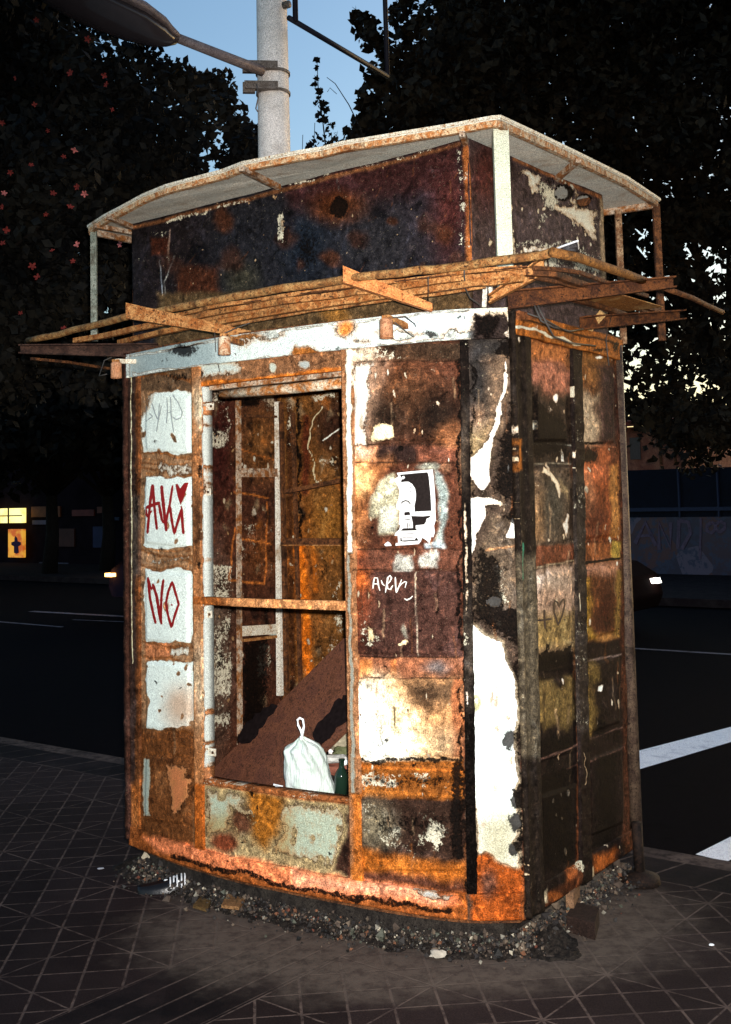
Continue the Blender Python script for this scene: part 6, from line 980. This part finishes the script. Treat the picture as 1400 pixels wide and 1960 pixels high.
# sapling / vine sprigs above the roof
cs = [(*at(x, y, 10.5), r) for x, y, r in ((607, 115, .018), (606, 130, .014), (607, 150, .014), (602, 162, .02), (611, 176, .03), (611, 190, .03), (604, 196, .03), (620, 198, .03), (616, 206, .03), (624, 212, .03), (608, 218, .04), (616, 228, .03), (622, 230, .03), (632, 240, .04), (640, 262, .05), (628, 256, .05), (612, 262, .06), (604, 272, .06), (620, 278, .07), (644, 268, .04), (592, 280, .03), (672, 256, .04), (678, 248, .03), (668, 270, .05), (690, 262, .05), (626, 290, .12), (650, 300, .12), (600, 310, .15))]
tv = empty('climbing_vine', (at(620, 1000, 10.5)[0], at(620, 1000, 10.5)[1], -.12), 'thin leafy vine sprig rising against the sky behind the kiosk roof', 'plant')
leaves(cs, 9, .030, 1, LEAF1, 'leaf_spray', tv)['kind'] = 'stuff'; m = MB(); b = Vector((tv.location.x, tv.location.y, -.12)); m.tube([b, at(615, 500, 10.5), at(626, 300, 10.5), at(618, 230, 10.5), at(610, 180, 10.5), at(607, 112, 10.5)], [.03, .02, .01, .006, .005, .003], 6)
m.tube([at(698, 275, 10.5), at(690, 245, 10.5), at(668, 200, 10.5), at(642, 160, 10.5), at(626, 148, 10.5)], [.008, .006, .005, .004, .003], 5); m.tube([at(645, 180, 10.5), at(632, 168, 10.5), at(627, 176, 10.5)], .003, 5); m.tube([b, at(700, 500, 10.5), at(700, 275, 10.5)], [.02, .015, .008], 6); m.tube([at(579, 290, 10.5), at(580, 258, 10.5)], .003, 5); m.tube([at(601, 290, 10.5), at(603, 235, 10.5)], .003, 5); m.build('stem', BARK, tv)
# ---------------------------------------------------------------- right: graffiti wall, hoarding, house
def onw(x, y, off, z=None):   # point on the vertical plane parallel to the kerb at distance off beyond it
    d = ray(x, y); o = np.array([K0[0], K0[1]])+kn*off; t = (o-CAM[:2])@kn/(d[:2]@kn); return CAM+d*t
def wallseg(x0, x1, z0, z1, off, th, name, mat, parent=None):
    a = onw(x0, 1000, off); b = onw(x1, 1000, off); n_ = np.array([kn[0], kn[1]])*th; v = [(a[0], a[1], z0), (b[0], b[1], z0), (b[0]+n_[0], b[1]+n_[1], z0), (a[0]+n_[0], a[1]+n_[1], z0), (a[0], a[1], z1), (b[0], b[1], z1), (b[0]+n_[0], b[1]+n_[1], z1), (a[0]+n_[0], a[1]+n_[1], z1)]
    return MB().hexa(v).build(name, mat, parent)
OW = 16.5; zw = onw(1300, 990, OW)[2]; zh = onw(1300, 897, OW)[2]
mg, N, L, B = nmat('graffiti_wall'); co = coord(N, L); v_ = N.new('ShaderNodeTexVoronoi'); v_.inputs['Scale'].default_value = 1.7; v_.feature = 'F1'; L.new(co, v_.inputs['Vector']); n_ = noise(N, L, co, 6, 4, .7)
sv = N.new('ShaderNodeSeparateColor'); L.new(v_.outputs['Color'], sv.inputs[0]); c = mix(N, L, mr(N, L, sv.outputs[0], .3, .6), (.018, .012, .03), (.06, .018, .018)); c = mix(N, L, mr(N, L, sv.outputs[1], .6, .8), c, (.075, .055, .085)); c = mix(N, L, mr(N, L, n_, .5, .6), c, (.02, .022, .05)); L.new(c, B.inputs['Base Color'])
gw = wallseg(1100, 2200, -.05, zw, OW, .2, 'graffiti_wall', mg); tag(gw, 'low wall covered in dim graffiti lettering across the road at right', 'wall')
for lst in ([([(1362, 1000), (1354, 1006), (1354, 1016), (1362, 1020), (1370, 1014), (1370, 1004), (1362, 1000)], .10)], [([(1378, 998), (1370, 1004), (1371, 1014), (1379, 1018), (1387, 1012), (1387, 1002), (1378, 998)], .10)], [([(1216, 1040), (1236, 1000), (1256, 1045)], .12), ([(1226, 1026), (1248, 1024)], .08)], [([(1262, 1052), (1262, 1000), (1284, 1050), (1284, 1000)], .11)], [([(1300, 996), (1318, 1000), (1322, 1020), (1306, 1050), (1298, 1050), (1300, 996)], .10)], [([(1342, 992), (1340, 1070)], .06)]):
    for pts, w_ in lst: MB().bar([onw(x, y, OW-.012) for x, y in pts], .01, w_*.7).build('painted_letter', plain('faded_graffiti_paint', (.085, .06, .09), .8, .4, 20), gw)
BLU = rust_material('dark_blue_hoarding', (.005, .008, .020), (.007, .012, .028), (.004, .005, .010), 1.5, .7)
hb = wallseg(1100, 2200, zw, zh, OW+.05, .06, 'blue_hoarding', BLU); tag(hb, 'dark blue hoarding fence standing on top of the graffiti wall', 'fence')
for x in (1300, 1375, 1450): wallseg(x, x+3, zw, zh+.03, OW-.02, .06, 'post', plain('blue_post', (.014, .02, .045), .6), hb)
wallseg(1100, 2200, zw+.12, zw+.19, OW-.03, .07, 'rail', plain('blue_rail', (.014, .02, .045), .6), hb)
hs = empty('house', tuple(onw(1300, 1000, 20)[:2])+(0,), 'pinkish plastered house with tiled roof beyond the blue hoarding', 'house'); zr = onw(1300, 812, 20)[2]; z2 = onw(1300, 765, 20)[2]
wallseg(1120, 1315, 0, zr, 20, 4, 'wall', rust_material('warm_plaster', (.26, .11, .075), (.36, .18, .12), (.12, .05, .04), 2.6, .9), hs)
a = onw(1110, 1000, 19.7); b = onw(1322, 1000, 19.7); k_ = np.array([kn[0], kn[1]]); c1 = a[:2]+k_*4.6; c2 = b[:2]+k_*4.6
mesh('tiled_roof', [(a[0], a[1], zr), (b[0], b[1], zr), (c2[0], c2[1], z2-.1), (c1[0], c1[1], z2-.1), (a[0], a[1], zr+.12), (b[0], b[1], zr+.12), (c2[0], c2[1], z2+.05), (c1[0], c1[1], z2+.05)], [(3, 2, 1, 0), (4, 5, 6, 7), (0, 1, 5, 4), (1, 2, 6, 5), (2, 3, 7, 6), (3, 0, 4, 7)], rust_material('red_roof_tiles', (.20, .06, .045), (.27, .085, .055), (.1, .03, .02), 6, .9), hs)
for x in (1268, 1296): wallseg(x, x+4, zr-.9, zr-.05, 19.95, .04, 'drainpipe', RUSTD, hs)
wallseg(1212, 1232, 2.35, zr-.25, 19.97, .05, 'window', plain('dim_window', (.06, .04, .04), .2), hs)
# darker mass of shrubs in front of the house, right
# ---------------------------------------------------------------- left: shops across the road
SO = 15.5; sp0 = empty('shop_row', tuple(onw(80, 1000, SO)[:2])+(0,), 'row of dark shuttered shops across the road at left, under the lit sign', 'shops')
SHW = plain('dark_shop_wall', (.008, .005, .007), .9, .5, 2, spec=.02); zs1 = onw(100, 700, SO)[2]
wallseg(-400, 420, 0, zs1, SO, 3, 'wall', SHW, sp0)
for x0, x1, y0, y1, c_ in ((60, 115, 970, 990, (.11, .032, .012)), (138, 180, 976, 988, (.10, .022, .018)), (186, 205, 970, 982, (.10, .03, .02)), (215, 228, 990, 996, (.02, .03, .07)), (105, 142, 1012, 1046, (.05, .016, .012)), (178, 198, 1008, 1048, (.012, .016, .05)), (62, 102, 996, 1004, (.07, .06, .09)), (75, 95, 1076, 1080, (.05, .045, .06)), (110, 130, 1077, 1082, (.05, .045, .07))):
    p0 = onw(x0, y0, SO-.06)[2]; p1 = onw(x0, y1, SO-.06)[2]; wallseg(x0, x1, p1, p0, SO-.06, .05, 'shop_board', plain('dim_board', c_, .7, .5, 3), sp0)
LIT = bpy.data.materials.new('lit_yellow_sign'); LIT.use_nodes = True; N, L = LIT.node_tree.nodes, LIT.node_tree.links; B = N['Principled BSDF']; n_ = noise(N, L, coord(N, L), 1.8, 3, .6); c = mix(N, L, mr(N, L, n_, .40, .62), (1., .62, .10), (1., .92, .36)); L.new(c, B.inputs['Emission Color']); B.inputs['Emission Strength'].default_value = .62; B.inputs['Base Color'].default_value = (.3, .25, .05, 1)
p0 = onw(20, 973, SO-.3)[2]; p1 = onw(20, 1001, SO-.3)[2]; sg = wallseg(-45, 42, p1, p0, SO-.3, .15, 'lit_sign', LIT); tag(sg, 'glowing yellow lit shop sign at the left picture edge', 'sign')
for x in (16,): wallseg(x-1.2, x+1.2, p1, p0, SO-.315, .014, 'sign_divider', RUSTD, sg)
wallseg(-45, 42, (p0+p1)/2-.02, (p0+p1)/2+.012, SO-.317, .013, 'sign_divider', RUSTD, sg)
LP2 = bpy.data.materials.new('lit_orange_poster'); LP2.use_nodes = True; N, L = LP2.node_tree.nodes, LP2.node_tree.links; B = N['Principled BSDF']; n_ = noise(N, L, coord(N, L), 3, 3, .6); c = mix(N, L, mr(N, L, n_, .4, .6), (.50, .10, .015), (.75, .36, .04)); L.new(c, B.inputs['Emission Color']); B.inputs['Emission Strength'].default_value = .40; B.inputs['Base Color'].default_value = (.1, .04, .01, 1)
p0 = onw(30, 1013, SO-.3)[2]; p1 = onw(30, 1067, SO-.3)[2]; lp_ = wallseg(16, 44, p1, p0, SO-.3, .1, 'lit_poster', LP2); tag(lp_, 'orange backlit poster with a dark figure, below the yellow sign', 'poster')
V = [onw(x, y, SO-.31) for x, y in ((30, 1026), (33, 1030), (34, 1036), (40, 1038), (40, 1043), (35, 1046), (36, 1058), (32, 1060), (27, 1058), (27, 1046), (22, 1043), (22, 1038), (28, 1036), (28, 1030))]; o = mesh('printed_figure', V, [tuple(range(len(V)))[::-1]], plain('figure_ink', (.06, .02, .06), .7), lp_); md = o.modifiers.new('t', 'SOLIDIFY'); md.thickness = .01
hl = wallseg(66, 76, onw(70, 964, SO+3.2)[2], onw(70, 930, SO+3.2)[2], SO+3.2, .1, 'sky_gap_slab', plain('lavender_sky_gap', (.30, .24, .30), .8), sp0)  # added lavender slab, stands in for a bright bit of sky
# ---------------------------------------------------------------- cars
def car(name, label, a, b, sgn, paint_c, lamp_c, lamp_s):
    p = np.array(rp2(a, b, -.126)); t = empty(name, tuple(p), label, 'car', None); ang = math.atan2(kd[1], kd[0])+(0 if sgn > 0 else math.pi); Rz = Matrix.Rotation(ang, 3, 'Z'); o_ = Vector(p)
    def Q(x, y, z): return o_+Rz @ Vector((x, y, z))
    prof = [(-2.05, .35), (-2.08, .62), (-1.95, .88), (-1.45, .98), (-1.0, 1.38), (-.2, 1.44), (.45, 1.36), (1.05, .98), (1.75, .86), (2.02, .70), (2.08, .45), (2.0, .28), (-2.0, .28)]
    V = []
    for w_, ins_ in ((-.80, .12), (-.86, 0), (.86, 0), (.80, .12)):
        for x, z in prof: k = (.14 if z > 1.1 else 0)*(1 if w_ > 0 else -1); V.append(Q(x*(1-ins_*.12), w_-k, z-(.02 if ins_ else 0)))
    n_ = len(prof); Fc = [(i*n_+k, i*n_+(k+1) % n_, (i+1)*n_+(k+1) % n_, (i+1)*n_+k) for i in range(3) for k in range(n_)]+[tuple(range(n_-1, -1, -1)), tuple(3*n_+k for k in range(n_))]
    body = mesh('body', V, Fc, plain(name+'_paint', tuple(v*.4 for v in paint_c), .9, .1, 5, spec=.02), t); bv = body.modifiers.new('bevel', 'BEVEL'); bv.width = .04; bv.segments = 2
    GL_ = plain('car_glass', (.01, .01, .014), .25, .1, 5)
    for sg in (-1, 1):
        y_ = sg*.735; MB().add([Q(x, sg*(.875-(.135 if z > 1.1 else 0)), z) for x, z in ((-1.3, 1.02), (-.92, 1.32), (-.2, 1.38), (.40, 1.30), (.85, 1.0))]+[Q(x, sg*(.86-(.135 if z > 1.1 else 0)), z) for x, z in ((-1.3, 1.02), (-.92, 1.32), (-.2, 1.38), (.40, 1.30), (.85, 1.0))], [(0, 1, 2, 3, 4), (9, 8, 7, 6, 5)]+[(i, i+5, (i+1) % 5+5, (i+1) % 5) for i in range(5)]).build('side_window', GL_, t)
    m = MB(); w = MB()
    for wx in (-1.3, 1.32):
        for wy in (-.78, .78):
            wm = MB().tube([Q(wx, wy-.1, .31), Q(wx, wy+.1, .31)], .31, 24).build('wheel', plain('tyre', (.012, .012, .012), .8), t, False)
            MB().tube([Q(wx, wy-.11, .31), Q(wx, wy+.11, .31)], .19, 16).build('rim', plain('rim_grey', (.22, .2, .22), .4, .1, 5, .5), wm)
    if sgn < 0:
        MB().box(Q(2.03, .84, .62), .16, .10, .055, ang).build('headlight', plain('lamp', lamp_c, .3, 0, 5, 0, lamp_c, lamp_s), t); MB().box(Q(1.35, .88, .80), .20, .04, .035, ang).build('side_marker', plain('amber_marker', (1., .4, .1), .3, 0, 5, 0, (1., .4, .1), 1.6), t)
    for wy in (-.62, .62): MB().hexa([Q(2.06, wy-.10, .60), Q(2.12, wy-.08, .60), Q(2.12, wy+.08, .60), Q(2.06, wy+.10, .60), Q(2.04, wy-.10, .66), Q(2.10, wy-.08, .66), Q(2.10, wy+.08, .66), Q(2.04, wy+.10, .66)]).build('headlight', plain('lamp', lamp_c, .3, 0, 5, 0, lamp_c, lamp_s), t)
    MB().hexa([Q(.62, -.66, 1.30), Q(1.12, -.74, .99), Q(1.12, .74, .99), Q(.62, .66, 1.30), Q(.60, -.66, 1.33), Q(1.13, -.74, 1.01), Q(1.13, .74, 1.01), Q(.60, .66, 1.33)]).build('windscreen', GL_, t)
    return t
def ab(x, y, z=-.126): q = unz(x, y, z)[:2]-K0; return q@kd, q@kn
a_, b_ = ab(222, 1176); car('parked_car', 'dark car with amber lights, mostly hidden behind the left edge of the kiosk', a_+1.9, b_+.85, -1, (.045, .030, .05), (1., .50, .12), 3.2)
a_, b_ = ab(1262, 1232); car('moving_car', 'dark red car with one bright white headlight, hidden behind the right side of the kiosk', a_-2.55, b_+.5, 1, (.012, .003, .003), (1., .95, .85), 3)
